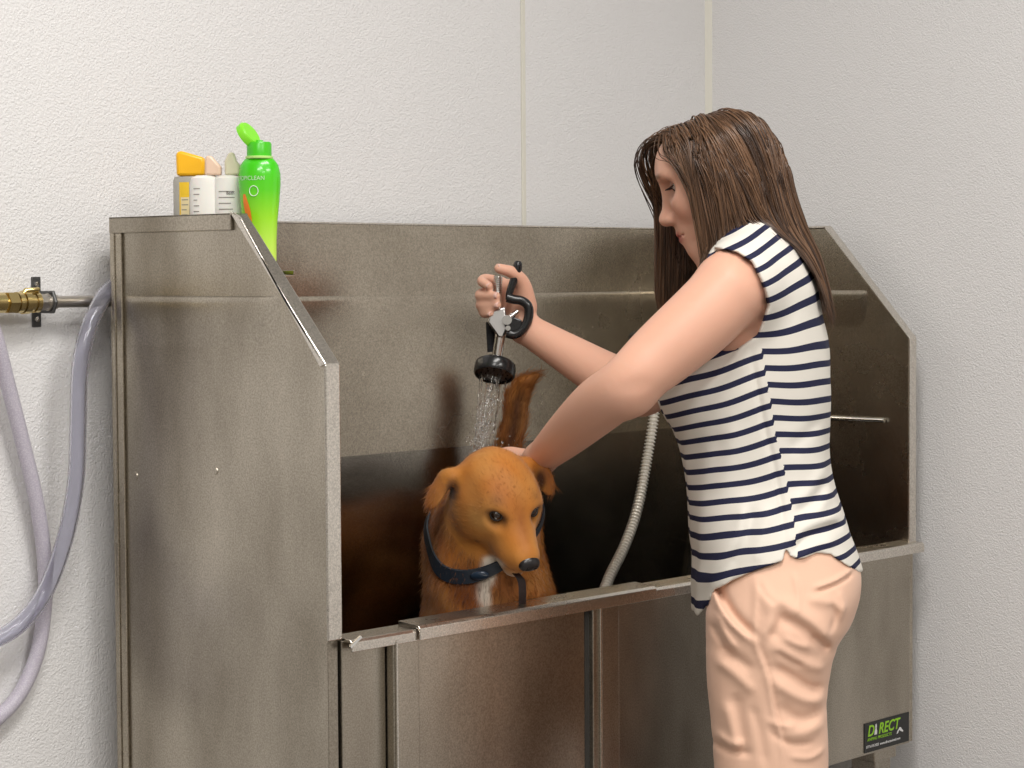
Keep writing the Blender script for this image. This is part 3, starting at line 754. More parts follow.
# ---------------------------------------------------------------- her shorts
shorts = SDF()
shorts.stack([srow(v, l, r, ry) for v, l, r, ry in ((536, 700, 846, .150), (552, 702, 853, .156), (572, 704, 858, .166), (590, 707, 857, .172), (606, 708.5, 852, .174), (622, 709, 845, .172), (638, 710, 830, .160))], TAX, .015)
NL = lambda u, v: at(u, v, DW-.085); FL = lambda u, v: at(u, v, DW+.085)
shorts.chain([NL(772, 625), NL(769, 660), NL(768, 700), NL(771, 757), NL(772, 784)], [.094, .089, .0845, .0815, .0810], .025)
shorts.chain([FL(770, 625), FL(768, 660), FL(767, 700), FL(766, 757), FL(765, 758)], [.093, .088, .0835, .0785, .0780], .025)
shorts.half([0, 0, at(725, 757.5, DW+.085)[2]], [0, 0, -1], .002)
slines = [(.0050, .006, [(713, 588), (718, 605), (730, 622), (751, 639.5)]), (-.0065, .007, [(719, 588), (726, 605), (737, 620), (754, 634)]),
  (.0040, .010, [(753, 575), (766, 605), (764, 620), (752, 640)]), (-.004, .009, [(776, 596), (776, 618), (766, 636)]),
  (.0055, .011, [(764, 596), (790, 606), (812, 622), (826, 642)]), (-.0055, .009, [(772, 612), (796, 624), (816, 640), (828, 652)]), (.004, .009, [(762, 640), (786, 652), (808, 664), (825, 668)]),
  (-.005, .008, [(765, 660), (788, 674), (806, 686), (823, 690)]), (.005, .009, [(764, 674), (788, 690), (806, 698), (824, 700)]), (-.004, .009, [(772, 700), (795, 716), (822, 712)]), (.004, .010, [(778, 728), (800, 730), (823, 722)]),
  (-.0035, .008, [(716, 648), (734, 656), (750, 668)]), (.0035, .008, [(714, 660), (732, 672), (752, 690)]), (-.004, .010, [(733, 690), (738, 720), (742, 757)]), (.003, .008, [(722, 700), (730, 730), (736, 752)]), (-.003, .007, [(748, 700), (756, 730), (762, 765)]),
  (.0028, .0035, [(808, 586), (832, 580), (857, 572)]), (-.003, .003, [(810, 590.5), (834, 584.5), (857, 577)]), (.002, .004, [(753, 575), (752, 600), (750, 638), (761, 668), (768, 703), (777, 741), (780, 775)]), (-.002, .003, [(756, 640), (765, 668), (772, 703), (781, 741)]),
  (.003, .005, [(716, 612), (722, 630), (734, 648)]), (-.0025, .005, [(712, 625), (720, 642), (732, 658)]), (.0025, .005, [(778, 632), (792, 640), (806, 644)]), (-.003, .005, [(770, 646), (784, 656), (800, 664)]),
  (.0025, .005, [(762, 716), (778, 722), (792, 722)]), (-.0025, .005, [(764, 726), (784, 740), (812, 742)]), (.003, .006, [(716, 735), (728, 742), (742, 741)]), (-.003, .006, [(714, 748), (730, 752), (750, 750)]), (.0025, .005, [(784, 752), (806, 756), (824, 750)]),
  (.002, .004, [(790, 570), (794, 590), (792, 612)]), (-.002, .004, [(756, 580), (762, 592), (772, 600)]), (.0022, .005, [(836, 590), (842, 604), (838, 622)]), (-.0025, .005, [(828, 600), (832, 616), (826, 632)]),
  (-.003, .006, [(828, 652), (818, 640), (806, 632)]), (.003, .008, [(800, 596), (826, 600), (846, 612)])]
shorts.warp(folds(slines, 1.3), 0)
shorts.warp(lambda P_: .0012*np.sin(45*P_[:, 0]+30*P_[:, 2])*np.sin(50*P_[:, 1]-25*P_[:, 2]), 0)
blo = np.array([*(TO[:2]-[.3, .3]), at(725, 757, DW+.085)[2]-.02]); bhi = np.array([*(TO[:2]+[.3, .3]), vz(530)+.02])
HV, HQ = grow(shorts, blo, bhi, .0026); HV = relax(HV, HQ, 1, .3)
pk = mat('peach_cotton', (.78, .50, .365), .8, Specular_IOR_Level=.2, Sheen_Weight=.15)
bump(pk, 500, .2, .0008, 2)
npmesh('shorts', HV, HQ, pk, woman)
# flat shoes
shoe = mat('canvas_shoe', (.25, .25, .27), .8)
for A_ in (AN, AF):
    f_ = SDF(); f_.chain([A_-SX*.045-Z3*.045, A_+SX*.05-Z3*.045, A_+SX*.165-Z3*.052], [.040, .041, .032], .02); f_.half([0, 0, .003], [0, 0, -1], .002); f_.half(A_-Z3*.018, [0, 0, 1], .004)
    v_, q_ = grow(f_, A_-[.22, .22, .12], A_+[.22, .22, .05], .004); npmesh('shoe', v_, q_, shoe, woman)

# ---------------------------------------------------------------- her hair
def make_hair(n=6400, k=30):
    col_f = SDF(); head(col_f); col_f.ops = [o for o in col_f.ops if o[2] == '+']
    col_f.chain([hp(-.025, 0, -.05), at(742, 222, DW), at(750, 250, DW)], [.052, .050, .060], .03)
    cl = SDF(); cl.ops = col_f.ops+[shirt.ops[0], shirt.ops[3]]; cs = SDF(); cs.ops = [shirt.ops[1]]
    r = np.random.default_rng(3)
    nc = 170
    def roots(m):
        out = []
        while len(out) < m:
            v = r.normal(size=3); v /= np.linalg.norm(v)
            x, y, z = v*[.076, .069, .064]+[-.004, 0, .008]
            if z > .062-1.0*max(0, x)*0+max(0, (x-.02))*.55-.10*(x < .03)*1.0-.0*abs(y): pass
            lim = .052 if x > .045 else (-.005+.057*sm(x, .0, .045) if x > 0 else -.045+.04*sm(x, -.05, .0))
            if z > lim: out.append((x, y, z))
        return np.array(out)
    cr = roots(nc); rt = roots(n)
    ci = np.argmin(((rt[:, None]-cr[None])**2).sum(2)*(1+.3*r.random((n, nc))), 1)
    # per clump and per strand character
    cm = r.normal(size=(nc, 4)); sn = r.normal(size=(n, 4))
    side = np.where(rt[:, 1]+.002*sn[:, 0] > 0, 1., -1.)                    # +1 near side
    p = HO+rt@HA; x0 = rt[:, 0]; back = sm(-x0, -.015, .045)
    marg = .0025+.011*r.random(n)+.002*np.abs(cm[ci, 0])
    near = side > 0; lat = hl[None]*side[:, None]
    d = lat*1.0-hf[None]*(np.where(near, .45, -.05)[:, None]+.4*back[:, None])-hu[None]*.05
    ff = ((~near) & (x0 > -.01))[:, None]; d = np.where(ff, lat*.55+hf*.58+hu*.02, d)
    d /= np.linalg.norm(d, axis=1, keepdims=True)
    L = np.where(near, .250, .300)+.012*cm[ci, 1]+.010*sn[:, 1]+np.where(near, .0, -.055)*back
    L = L-.01*(near & (x0 > .01))
    step = L/(k-1); path = [p.copy()]
    axis_dn = -hu
    zch = (hp(0, 0, -.05))[2]; r2 = r.random(n)
    def grad(Pm, e=.002):
        g = np.stack([cl(Pm+np.eye(3)[a]*e)-cl(Pm-np.eye(3)[a]*e) for a in range(3)], 1); return g/(np.linalg.norm(g, axis=1, keepdims=True)+1e-9)
    for i in range(1, k):
        f = i/(k-1)
        gr = -Z3[None]+(SX[None])*(np.where(near, np.where(f < .55, -.34+.08*(x0 < -.03), -.16), np.where(x0 > -.02, .16 if f < .35 else .0, -.1))-.10*back)[:, None]
        gr = gr+(cm[ci][:, :3]*.03+sn[:, :3]*.010)
        if f < .12: gr = np.where(ff, gr+SX[None]*.75, gr)
        gr /= np.linalg.norm(gr, axis=1, keepdims=True)
        wgt = .10+.35*sm(np.array([f]), .02, .4)[0]
        d = d*(1-wgt)+gr*wgt; d /= np.linalg.norm(d, axis=1, keepdims=True)
        q_ = path[-1]+d*step[:, None]
        dist = cl(q_); g = grad(q_)
        mg = marg*min(1, .25+f*5); m = dist < mg
        q_[m] += g[m]*(mg-dist)[m][:, None]
        ds_ = cs(q_); m2_ = (ds_ < .004) & (x0 < -.005) & near; cen_ = P(745, 274, 3.19); gg = q_-cen_; gg /= np.linalg.norm(gg, axis=1, keepdims=True); q_[m2_] += gg[m2_]*(.004-ds_)[m2_][:, None]
        cling = (~m) & (~ff[:, 0]) & (q_[:, 2] > zch) & (f < .42)
        q_[cling] -= g[cling]*((dist-mg)*.75).clip(0, .02)[cling][:, None]
        ql = (q_-HO)@HA.T
        xm = np.interp(ql[:, 2], [-.10, -.06, -.019, .038, .055], [.078, .070, .050, .055, .12])-.012*r2
        ex = np.where(near & (ql[:, 2] < .055) & (ql[:, 2] > -.12), np.maximum(ql[:, 0]-xm, 0), 0)
        q_ -= ex[:, None]*.8*hf
        fr = (~near) & (x0 > -.02) & (ql[:, 2] < .070)
        xt = (71-279*ql[:, 2])/605-.10*r2**3.0; xt = np.minimum(xt, .175)
        q_ += np.where(fr, np.clip((xt-ql[:, 0])*.35, -.004, .0090), 0)[:, None]*hf
        q_ += np.where(fr & (ql[:, 1] > -.066), -.003, 0)[:, None]*hl
        dd = q_-path[-1]; dd /= np.linalg.norm(dd, axis=1, keepdims=True)+1e-9
        path.append(path[-1]+dd*step[:, None])
        d = np.where(fr[:, None], d*.7+dd*.3, dd)
    Pth = np.stack(path, 1)
    for _ in range(4): Pth[:, 1:-1] = (Pth[:, :-2]+2*Pth[:, 1:-1]+Pth[:, 2:])/4
    # pull strands of a clump together towards the tips
    for c in range(nc):
        m = ci == c
        if m.sum() < 2: continue
        mid = Pth[m].mean(0); t = np.linspace(0, 1, k)[None, :, None]
        wc = (.45*t)*np.where(ff[m], .15, 1.)[:, :, None]; Pth[m] = Pth[m]*(1-wc)+mid*wc
    mid_ = Pth[:, 6:24].reshape(-1, 3); dm = col_f(mid_).reshape(n, -1); zl = ((mid_-HO)@HA.T)[:, 2].reshape(n, -1); xl = ((mid_-HO)@HA.T)[:, 0].reshape(n, -1)
    bad = (near & (((dm < -.0005) & (xl > .03) & (zl > -.12)).any(1)))
    Pth[bad] = Pth[bad][:, :1]+(Pth[bad]-Pth[bad][:, :1])*.12
    rad = np.full((n, k), .00085)*(1+.3*sn[:, 3:4].clip(-1, 1)); rad[:, -8:] *= np.linspace(1, .25, 8)
    shade = .42+.26*cm[ci, 3]+.20*sn[:, 2]
    return Pth, rad, shade.clip(0, 1)
HPth, Hrad, Hshade = make_hair()
V, Q = strands(HPth, Hrad)
hc = np.repeat(Hshade, HPth.shape[1]*3)[:, None]
hairc = np.array([.040, .019, .010])*(1-hc)+np.array([.20, .105, .055])*hc
hairm = mat('brown_hair', (.1, .05, .03), .36, Specular_IOR_Level=.55); vcol(hairm)
tag(npmesh('hair', V, Q, hairm, woman, hairc), kind='stuff')

# ---------------------------------------------------------------- the dog
DG = np.array([-.735, -.678, 0]); DG /= np.linalg.norm(DG); DLx = np.cross(Z3, DG)     # dog's forward, dog's left
dogf, doge, dogu = None, None, None
h_ = RH*.36-FH*.60-Z3*.71; e_ = RH*.85+FH*.50+Z3*.09
h_ /= np.linalg.norm(h_); e_ -= h_*(e_@h_); e_ /= np.linalg.norm(e_); w_ = np.cross(h_, e_)
DO = at(498, 492, 3.24); DA = np.stack([h_, e_, w_])
def dp(x, y, z): return DO+x*h_+y*e_+z*w_
dog = SDF()
def dell(c, r, k=.02, mode='+'): dog.ell(dp(*c), r, DA, k, mode)
FZ = ZB+.03
bk = lambda a, l, z: np.array([.412, .115, 0])-DG*a+DLx*l+Z3*z        # a back from the chest, l to its left, height z
dog.chain([bk(.0, 0, .845), bk(.16, 0, .86), bk(.30, 0, .885), bk(.39, 0, .915)], [.094, .092, .080, .070], .04)
dog.ell(bk(.03, 0, .83), (.075, .088, .115), np.stack([DG, DLx, Z3]), .04)
dog.ell(bk(.06, 0, .93), (.085, .062, .07), np.stack([DG, DLx, Z3]), .04)
dog.ell(bk(.37, 0, .90), (.080, .070, .095), np.stack([DG, DLx, Z3]), .04)
# neck
dog.chain([bk(.05, 0, .90), at(482, 548, 3.37), at(491, 520, 3.305), at(496, 502, 3.265)], [.095, .088, .0735, .058], .03)
dog.ell(at(486, 585, 3.30), (.078, .060, .085), np.stack([RH, FH, Z3]), .04)
for s in (-1, 1):        # legs: shoulder, elbow, wrist, paw / hip, knee, hock, paw
    dog.chain([bk(-.005, s*.052, .82), bk(.03, s*.062, .745), bk(.01, s*.058, .655), bk(.015, s*.056, FZ+.03)], [.050, .034, .021, .019], .03)
    dog.chain([bk(.012, s*.056, FZ+.022), bk(-.035, s*.056, FZ+.017)], [.021, .017], .012)
    dog.chain([bk(.38, s*.042, .86), bk(.33, s*.052, .765), bk(.425, s*.052, .675), bk(.405, s*.052, FZ+.03)], [.058, .044, .020, .019], .03)
    dog.chain([bk(.405, s*.052, FZ+.022), bk(.355, s*.052, FZ+.017)], [.021, .017], .012)
# tail
TL = [bk(.435, 0, .955), at(507, 452, 3.76), at(514, 424, 3.765), at(517, 400, 3.765), at(524, 385, 3.76), at(537, 375.5, 3.75)]
dog.chain(TL, [.030, .0215, .0195, .0185, .0150, .0050], .02)
# head
dell((-.012, 0, -.002), (.060, .0540, .055), .03)
dell((.022, 0, .010), (.040, .046, .036), .025)
for s in (-1, 1):
    dell((.012, s*.034, -.026), (.040, .024, .032), .025)                   # cheeks
    dell((.036, s*.026, .0200), (.018, .015, .009), .02)                  # brows
dog.cone(dp(.040, 0, -.008), dp(.108, 0, -.011), .0365, .0235, .025)         # muzzle
dog.cone(dp(.026, 0, -.042), dp(.099, 0, -.046), .030, .0165, .014)          # lower jaw
for s in (-1, 1): dell((.084, s*.0155, -.023), (.034, .0145, .0175), .010)  # lips
dell((.117, 0, -.012), (.012, .016, .014), .010)
for s in (-1, 1):
    dell((.060, s*.033, .014), (.012, .010, .0080), .014, '-')
    dog.chain([dp(.121, s*.010, -.031), dp(.100, s*.026, -.035), dp(.075, s*.036, -.040), dp(.052, s*.041, -.046)], [.0018]*4, .003, '-')
def ear(c, long, wide, r, k=.008):
    l = np.array(long, float); l /= np.linalg.norm(l); w = np.array(wide, float); w -= l*(w@l); w /= np.linalg.norm(w)
    dog.ell(c, r, np.stack([l, w, np.cross(l, w)]), k)
ear(at(452, 475, 3.245), at(440, 475, 3.235)-at(460, 473, 3.25), -FH, (.016, .020, .010), .018)
ear(at(438, 490, 3.235), at(429, 509, 3.235)-at(449, 472, 3.235), RH*.75-FH*.6, (.0320, .0165, .0052))
ear(at(530, 464, 3.285), at(541, 468, 3.285)-at(522, 461, 3.285), -FH, (.016, .016, .009), .018)
ear(at(545, 479, 3.275), at(552, 495, 3.27)-at(541, 466, 3.28), RH*.9-FH*.35, (.0270, .0125, .0052))
dog.warp(lambda P_: .0009*np.sin(90*P_[:, 0]+40*P_[:, 2])*np.sin(80*P_[:, 1]-60*P_[:, 2]), 0)
DV, DQ = grow(dog, [.2, -.06, FZ-.01], [1.0, .46, 1.26], .0024)
DV = relax(DV, DQ, 1, .3)
DN = normals_of(DV, DQ)
lq = (DV-DO)@DA.T
def vnoise(P_, f, seed=0):
    r = np.random.default_rng(seed); o = 0
    for _ in range(5): k_ = r.normal(size=3)*f; o = o+np.sin(P_@k_+r.random()*6.28)
    return o/5
def coat(V_, lq, N_=None):
    gold = np.array([.43, .150, .020]); rust = np.array([.19, .045, .007]); dark = np.array([.055, .018, .006]); pale = np.array([.60, .33, .10]); white = np.array([.75, .68, .58])
    c = np.tile(gold, (len(V_), 1))
    def mix(m, k):
        nonlocal c
        m = np.clip(m, 0, 1)[:, None]; c = c*(1-m)+k*m
    inhead = (lq[:, 0] > -.075) & (np.abs(lq[:, 1]) < .075) & (np.abs(lq[:, 2]) < .075)
    mix(.60+.5*vnoise(V_, 45, 1)-.46*inhead+.25*vnoise(V_, 14, 7), rust)
    mix((.3+.5*vnoise(V_, 130, 2))*.5, pale*.8)
    # features placed around the head frame
    def blob(ctr, r, p=2): return np.exp(-(np.linalg.norm((lq-np.array(ctr))/np.array(r), axis=1))**p)
    mix(.6*blob((.075, 0, .022), (.045, .011, .02)), rust)              # bridge of the muzzle
    for s in (-1, 1):
        mix(.95*blob((.051, s*.030, .015), (.0135, .0135, .0095), 3), dark)
        mix(.6*blob((.058, s*.020, .016), (.012, .006, .010)), dark)
        mix(.5*blob((.040, s*.029, .034), (.010, .010, .008)), dark)
        mix(.6*blob((.04, s*.050, .0), (.03, .014, .02)), pale*.85)
        d_ = np.full(len(V_), 9.)
        pts = spline([(.121, s*.010, -.031), (.100, s*.026, -.035), (.075, s*.036, -.040), (.052, s*.041, -.046)], 4)
        for p_ in pts: d_ = np.minimum(d_, np.linalg.norm(lq-p_, axis=1))
        mix(.9*np.exp(-(d_/.0045)**2), dark)
    mix(.85*blob((.108, 0, -.058), (.024, .020, .012)), white*.8)
    pt = lambda u, v, d, r: np.exp(-(np.linalg.norm(((V_-at(u, v, d))@np.stack([RH, FH, Z3]).T)/np.array(r), axis=1))**4)
    mix(1.0*pt(488, 573, 3.225, (.012, .08, .020)), white); mix(.95*pt(482, 590, 3.23, (.010, .08, .022)), white); mix(.8*pt(494, 562, 3.225, (.016, .08, .009)), white); mix(.6*pt(487, 600, 3.23, (.007, .08, .02)), white)
    mix(.8*pt(466, 585, 3.25, (.026, .08, .035)), rust*.7); mix(.5*pt(506, 588, 3.25, (.016, .08, .03)), rust)
    mix(1.0*pt(453, 489, 3.245, (.0125, .06, .018)), dark); mix(1.0*pt(540.5, 480, 3.27, (.0085, .06, .016)), dark)
    tl = (V_[:, 2] > .99) & ((V_-CAM)@FH > 3.62)
    ctr = np.stack([np.interp(V_[:, 2], [p_[2] for p_ in TL], [p_[i] for p_ in TL]) for i in range(2)], 1)
    xr = (V_[:, :2]-ctr)@RH[:2]
    mix(tl*.85*np.exp(-(((xr-.001)/.010)**2))*sm(V_[:, 2], 1.06, 1.11)*(1-.6*sm(V_[:, 2], 1.17, 1.2)), dark*1.6)
    return c
dogm = mat('golden_brown_coat', (.5, .2, .03), .6, Specular_IOR_Level=.25, Sheen_Weight=.1); vcol(dogm)
doge_ = empty('dog', 'golden brown dog with folded ears standing in the tub under the water', 'dog')
npmesh('body', DV, DQ, dogm, doge_, coat(DV, lq))
def make_fur(n=42000):
    r = np.random.default_rng(5)
    a = np.linalg.norm(np.cross(DV[DQ[:, 2]]-DV[DQ[:, 0]], DV[DQ[:, 3]]-DV[DQ[:, 1]]), axis=1)
    front = DV[DQ[:, 0]][:, 2] > .80
    a = a*np.where(front, 1, .12)
    fi = r.choice(len(DQ), n, p=a/a.sum()); w4 = r.dirichlet([1]*4, n)[..., None]
    p = (DV[DQ[fi]]*w4).sum(1); N_ = (DN[DQ[fi]]*w4).sum(1); N_ /= np.linalg.norm(N_, axis=1, keepdims=True)
    l = (p-DO)@DA.T; ishead = (l[:, 0] > -.07) & (np.abs(l[:, 1]) < .08) & (np.abs(l[:, 2]) < .07)
    tail = (p[:, 2] > 1.0) & ((p-CAM)@FH > 3.62)
    flow = np.tile(-Z3-DG*.35, (n, 1))
    flow[ishead] = -h_+.35*np.sign(l[ishead, 1:2])*e_-.2*w_
    td = np.array([np.interp(p[:, 2], [q[2] for q in TL], np.gradient([q[i] for q in TL])) for i in range(3)]).T
    flow[tail] = td[tail]
    flow = flow/np.linalg.norm(flow, axis=1, keepdims=True)
    flow = flow-N_*(flow*N_).sum(1, keepdims=True); flow /= np.linalg.norm(flow, axis=1, keepdims=True)+1e-9
    flow += r.normal(size=(n, 3))*.22
    ln = np.where(ishead, .0055-.003*sm(l[:, 0], .03, .09), np.where(tail, .016, .010))*(.6+.8*r.random(n))
    ok = ~((np.abs(l[:, 1]) > .022) & (np.abs(l[:, 1]) < .046) & (np.abs(l[:, 0]-.05) < .016) & (l[:, 2] > .0) & (l[:, 2] < .026)) & (l[:, 0] < .119)
    p, N_, flow, ln = p[ok], N_[ok], flow[ok], ln[ok]
    lift = np.where(ishead[ok], .10, .30)[:, None]
    pth = np.stack([p-N_*.0006, p+flow*ln[:, None]*.5+N_*ln[:, None]*lift*.5, p+flow*ln[:, None]+N_*ln[:, None]*lift*.62], 1)
    rd = np.stack([np.full(len(p), .00038), np.full(len(p), .00030), np.full(len(p), .00005)], 1)
    rd = rd*np.where(ishead[ok], .5, 1.)[:, None]
    V_, Q_ = strands(pth, rd)
    c = coat(p, (p-DO)@DA.T)*(.86+.34*r.random((len(p), 1))); hh = ((np.linalg.norm(((p-DO)@DA.T)-[-.02, 0, .03], axis=1) < .07))[:, None]; c = np.where(hh, np.maximum(c, [.36, .115, .014]), c)
    return V_, Q_, np.repeat(c, 9, axis=0)
fv, fq, fc = make_fur()
tag(npmesh('fur', fv, fq, dogm, doge_, fc), kind='stuff')
# nose leather
nosem = mat('wet_black_nose', (.014, .012, .013), .28); bump(nosem, 500, .3, .0006)
ns = SDF(); ns.ell(dp(.126, 0, -.006), (.0105, .0150, .0110), DA, .004)
for s in (-1, 1): ns.ell(dp(.127, s*.0085, -.0085), (.0085, .0070, .0075), DA, .005)
ns.cone(dp(.130, 0, -.012), dp(.124, 0, -.024), .0045, .0035, .005)
for s in (-1, 1): ns.ell(dp(.1360, s*.0062, -.0085), (.0040, .0026, .0026), DA, .0015, '-')
nv, nq = grow(ns, dp(.126, 0, -.01)-.04, dp(.126, 0, -.01)+.04, .0011, 8)
npmesh('nose', nv, nq, nosem, doge_)
eyem = mat('dog_eye_dark', (.018, .008, .004), .06, Coat_Weight=.5); rimm = mat('dark_eyelid', (.012, .007, .005), .5); sclera = mat('eye_white_dim', (.35, .30, .26), .25)
for s in (-1, 1):
    c = dp(.0500, s*.0285, .0150); dv = h_*.80+e_*s*.45+w_*.45; dv /= np.linalg.norm(dv)
    q = MB().lathe([(.0098*math.sin(a), -.0098*math.cos(a)) for a in np.linspace(.05, PI-.05, 14)], c, dv, 24).build('eye', eyem, doge_, smooth=True)
    # lids: almond rim
    ring = []
    ax1 = np.cross(w_, dv); ax1 /= np.linalg.norm(ax1); ax2 = np.cross(dv, ax1)
    for i in range(29):
        a = 2*PI*i/28; x_, y_ = .0085*math.cos(a), .0066*math.sin(a)
        ring.append(c+dv*math.sqrt(max(.0098**2-x_*x_-y_*y_, 0))*1.0+ax1*x_+ax2*y_)
    MB().tube(ring, .0013, 8).build('eyelid', rimm, doge_, smooth=True)
# ---- collar: a strap laid on the neck all the way round
colm = mat('navy_nylon_webbing', (.006, .011, .020), .5); bump(colm, 900, .4, .0006)
CC = at(487, 514, 3.315); cax = -FH*.66+Z3*.74-RH*.30; cax /= np.linalg.norm(cax)
c1 = np.cross(cax, RH); c1 /= np.linalg.norm(c1); c2 = np.cross(cax, c1)
b = MB(); rows_ = []
nk = SDF(); nk.ops = dog.ops[4:6]
for i in range(72):
    a = 2*PI*i/72; dr = c1*math.cos(a)+c2*math.sin(a); row = []
    for hgt in (-.0065, .0065):
        t = .03; o_ = CC+cax*hgt
        while t < .14 and nk((o_+dr*t)[None])[0] < 0: t += .0015
        row.append(o_+dr*(t+.0050)); row.append(o_+dr*(t+.0076))
    rows_.append([row[0], row[1], row[3], row[2]])
rr = np.array(rows_); 
for _ in range(3): rr = (np.roll(rr, 1, 0)+2*rr+np.roll(rr, -1, 0))/4
vs = rr.reshape(-1, 3); fs = [(i*4+j, i*4+(j+1) % 4, ((i+1) % 72)*4+(j+1) % 4, ((i+1) % 72)*4+j) for i in range(72) for j in range(4)]
collar = b.add(vs, fs).build('dog_collar', colm, None, smooth=True)
tag(collar, 'dark navy nylon collar with plastic buckle round the brown dog\'s neck', 'collar')
# buckle on the near side of the collar
bi = min(range(72), key=lambda i: np.linalg.norm(rr[i].mean(0)-at(478, 560, 3.24)))
bc = rr[bi].mean(0); out = bc-CC; out -= cax*(out@cax); out /= np.linalg.norm(out); sd = np.cross(cax, out)
bm_ = SDF(); bm_.ell(bc+out*.003, (.015, .0095, .0055), np.stack([sd, cax, out]), .003)
bv, bq = grow(bm_, bc-.04, bc+.04, .0015, 8); npmesh('buckle', bv, bq, mat('blue_black_plastic', (.02, .035, .06), .25), collar)
leash = MB(); lpts = spline([at(503, 563, 3.225), at(514, 572, 3.205), at(521, 580, 3.20), at(522.5, 592, 3.205), at(522, 606, 3.225), at(520, 625, 3.25)], 6)
vs = []; 
for p_ in lpts: vs += [p_-RH*.0055-FH*.001, p_+RH*.0055-FH*.001, p_+RH*.0055+FH*.001, p_-RH*.0055+FH*.001]
n_ = len(lpts); leash.add(vs, [(i*4+j, i*4+(j+1) % 4, (i+1)*4+(j+1) % 4, (i+1)*4+j) for i in range(n_-1) for j in range(4)]+[(0, 1, 2, 3), tuple((n_-1)*4+j for j in range(4))])
tag(leash.build('tether_strap', mat('dark_strap', (.02, .008, .008), .6), None), 'short dark strap hanging below the dog\'s chin', 'strap')

# ---------------------------------------------------------------- sprayer in her right hand
spr = empty('water_sprayer', 'chrome and black hand sprayer held over the dog, water running from it', 'sprayer')
S_ = lambda u, v, d=SD: at(u, v, d)
axs = S_(492, 378)-S_(499, 330); axs = axs/np.linalg.norm(axs)
tilt = axs*1.0-FH*.48; tilt /= np.linalg.norm(tilt)
hc_ = S_(496, 362, 3.50)
# spray head: black cup seen slightly from below... its face points down and a little to the viewer
MB().lathe([(.0001, -.006), (.010, -.006), (.013, -.003), (.026, 0), (.0315, .004), (.0325, .008), (.0325, .021), (.0305, .0245), (.0285, .0245), (.0275, .0195), (.0001, .0195)], hc_, tilt, 48).build('spray_head', BLK, spr, smooth=True)
fp = MB(); fp.lathe([(.0001, .0185), (.027, .0185), (.027, .0205), (.0001, .0208)], hc_, tilt, 40); face = fp.build('spray_face', mat('grey_black_spray_plate', (.05, .045, .045), .35), spr, smooth=True)
t1 = np.cross(tilt, RH); t1 /= np.linalg.norm(t1); t2 = np.cross(tilt, t1)
nozz = []
b = MB()
for rr_, nn in ((.006, 4), (.0135, 8), (.021, 12)):
    for i in range(nn):
        a = 2*PI*i/nn; p_ = hc_+t1*rr_*math.cos(a)+t2*rr_*math.sin(a); nozz.append(p_+tilt*.022)
        b.lathe([(.0014, .020), (.0011, .0225), (.0001, .0228)], p_, tilt, 8)
tag(b.build('spray_nozzles', BLK, face), kind='stuff')
MB().lathe([(.0100, 0), (.0100, .006), (.0082, .008), (.0082, .045), (.0100, .047), (.0100, .052)], S_(501, 329), axs, 24).build('neck_tube', CHR, spr, smooth=True)
# valve body: flat-sided silver casting
vb = [(487.5, 322), (491, 311), (505.5, 306.5), (506.5, 330), (503, 337.5), (498.5, 337.5)]
b = MB(); n = len(vb); v0 = [S_(u, v, 3.484) for u, v in vb]+[S_(u, v, 3.516) for u, v in vb]
b.add(v0, [tuple(range(n)), tuple(range(n, 2*n))[::-1]]+[(i, n+i, n+(i+1) % n, (i+1) % n) for i in range(n)])
b.build('valve_body', mat('satin_silver_casting', (.62, .61, .60), .3, 1), spr, bevel=.0025, smooth=True)
# grip tube inside the fist
MB().tube([S_(497.5, 309, 3.502), S_(497.5, 290, 3.502), S_(498, 276, 3.502)], [.0078, .0074, .0066], 16).build('grip_tube', CHR, spr, smooth=True)
b = MB()
for i in range(9): b.lathe([(.0066, 0), (.0083, .0008), (.0066, .0016)], S_(498, 276.5+i*1.9, 3.502), (0, 0, -1), 20)
tag(b.build('grip_thread', CHR, spr, smooth=True), kind='stuff')
# black lever and guard loop
lev = spline([(518.5, 261), (516.5, 272), (512.5, 284), (509.5, 293), (508.5, 300)], 6)
MB().tube([S_(u, v, 3.485) for u, v in lev], [.0040, .0062]+[.0070]*3+list(np.linspace(.0068, .0050, len(lev)-5)), 14).build('lever', BLK, spr, smooth=True)
loop = spline([(507, 297.5), (514, 299.5), (521, 300.5), (527, 304.5), (529, 311), (527.5, 321), (522, 330), (514, 334.5), (506.5, 333)], 6)
MB().tube([S_(u, v, 3.482) for u, v in loop], .0074, 14).build('guard_loop', BLK, spr, smooth=True)
b = MB(); b.lathe([(.0075, 0), (.0075, .014), (.0055, .016)], S_(507, 320, 3.474), FH, 20); b.lathe([(.004, -.004), (.0045, 0), (.004, .002)], S_(508, 328, 3.474), FH, 14); o = b.build('pivot_screws', CHR, spr, smooth=True)
MB().tube([S_(508, 319, 3.485), S_(513, 315, 3.484), S_(518, 311, 3.484)], [.0055, .0045, .003], 12).build('valve_stem', CHR, spr, smooth=True)
bp = [(506, 334), (508, 320), (514, 317), (522, 320), (521, 330), (513, 335)]
b = MB(); n = len(bp); v0 = [S_(u, v, 3.478) for u, v in bp]+[S_(u, v, 3.492) for u, v in bp]
b.add(v0, [tuple(range(n)), tuple(range(n, 2*n))[::-1]]+[(i, n+i, n+(i+1) % n, (i+1) % n) for i in range(n)]); b.build('lever_hub', BLK, spr, bevel=.002)
# spring sleeve at the left of the tube
cx_ = [S_(490+1.5*t, 322+30*t, 3.512) for t in np.linspace(0, 1, 40)]
b = MB(); b.tube(cx_, [.0062+.0012*(i % 2) for i in range(40)], 14); b.build('ribbed_sleeve', RUB, spr, smooth=True)

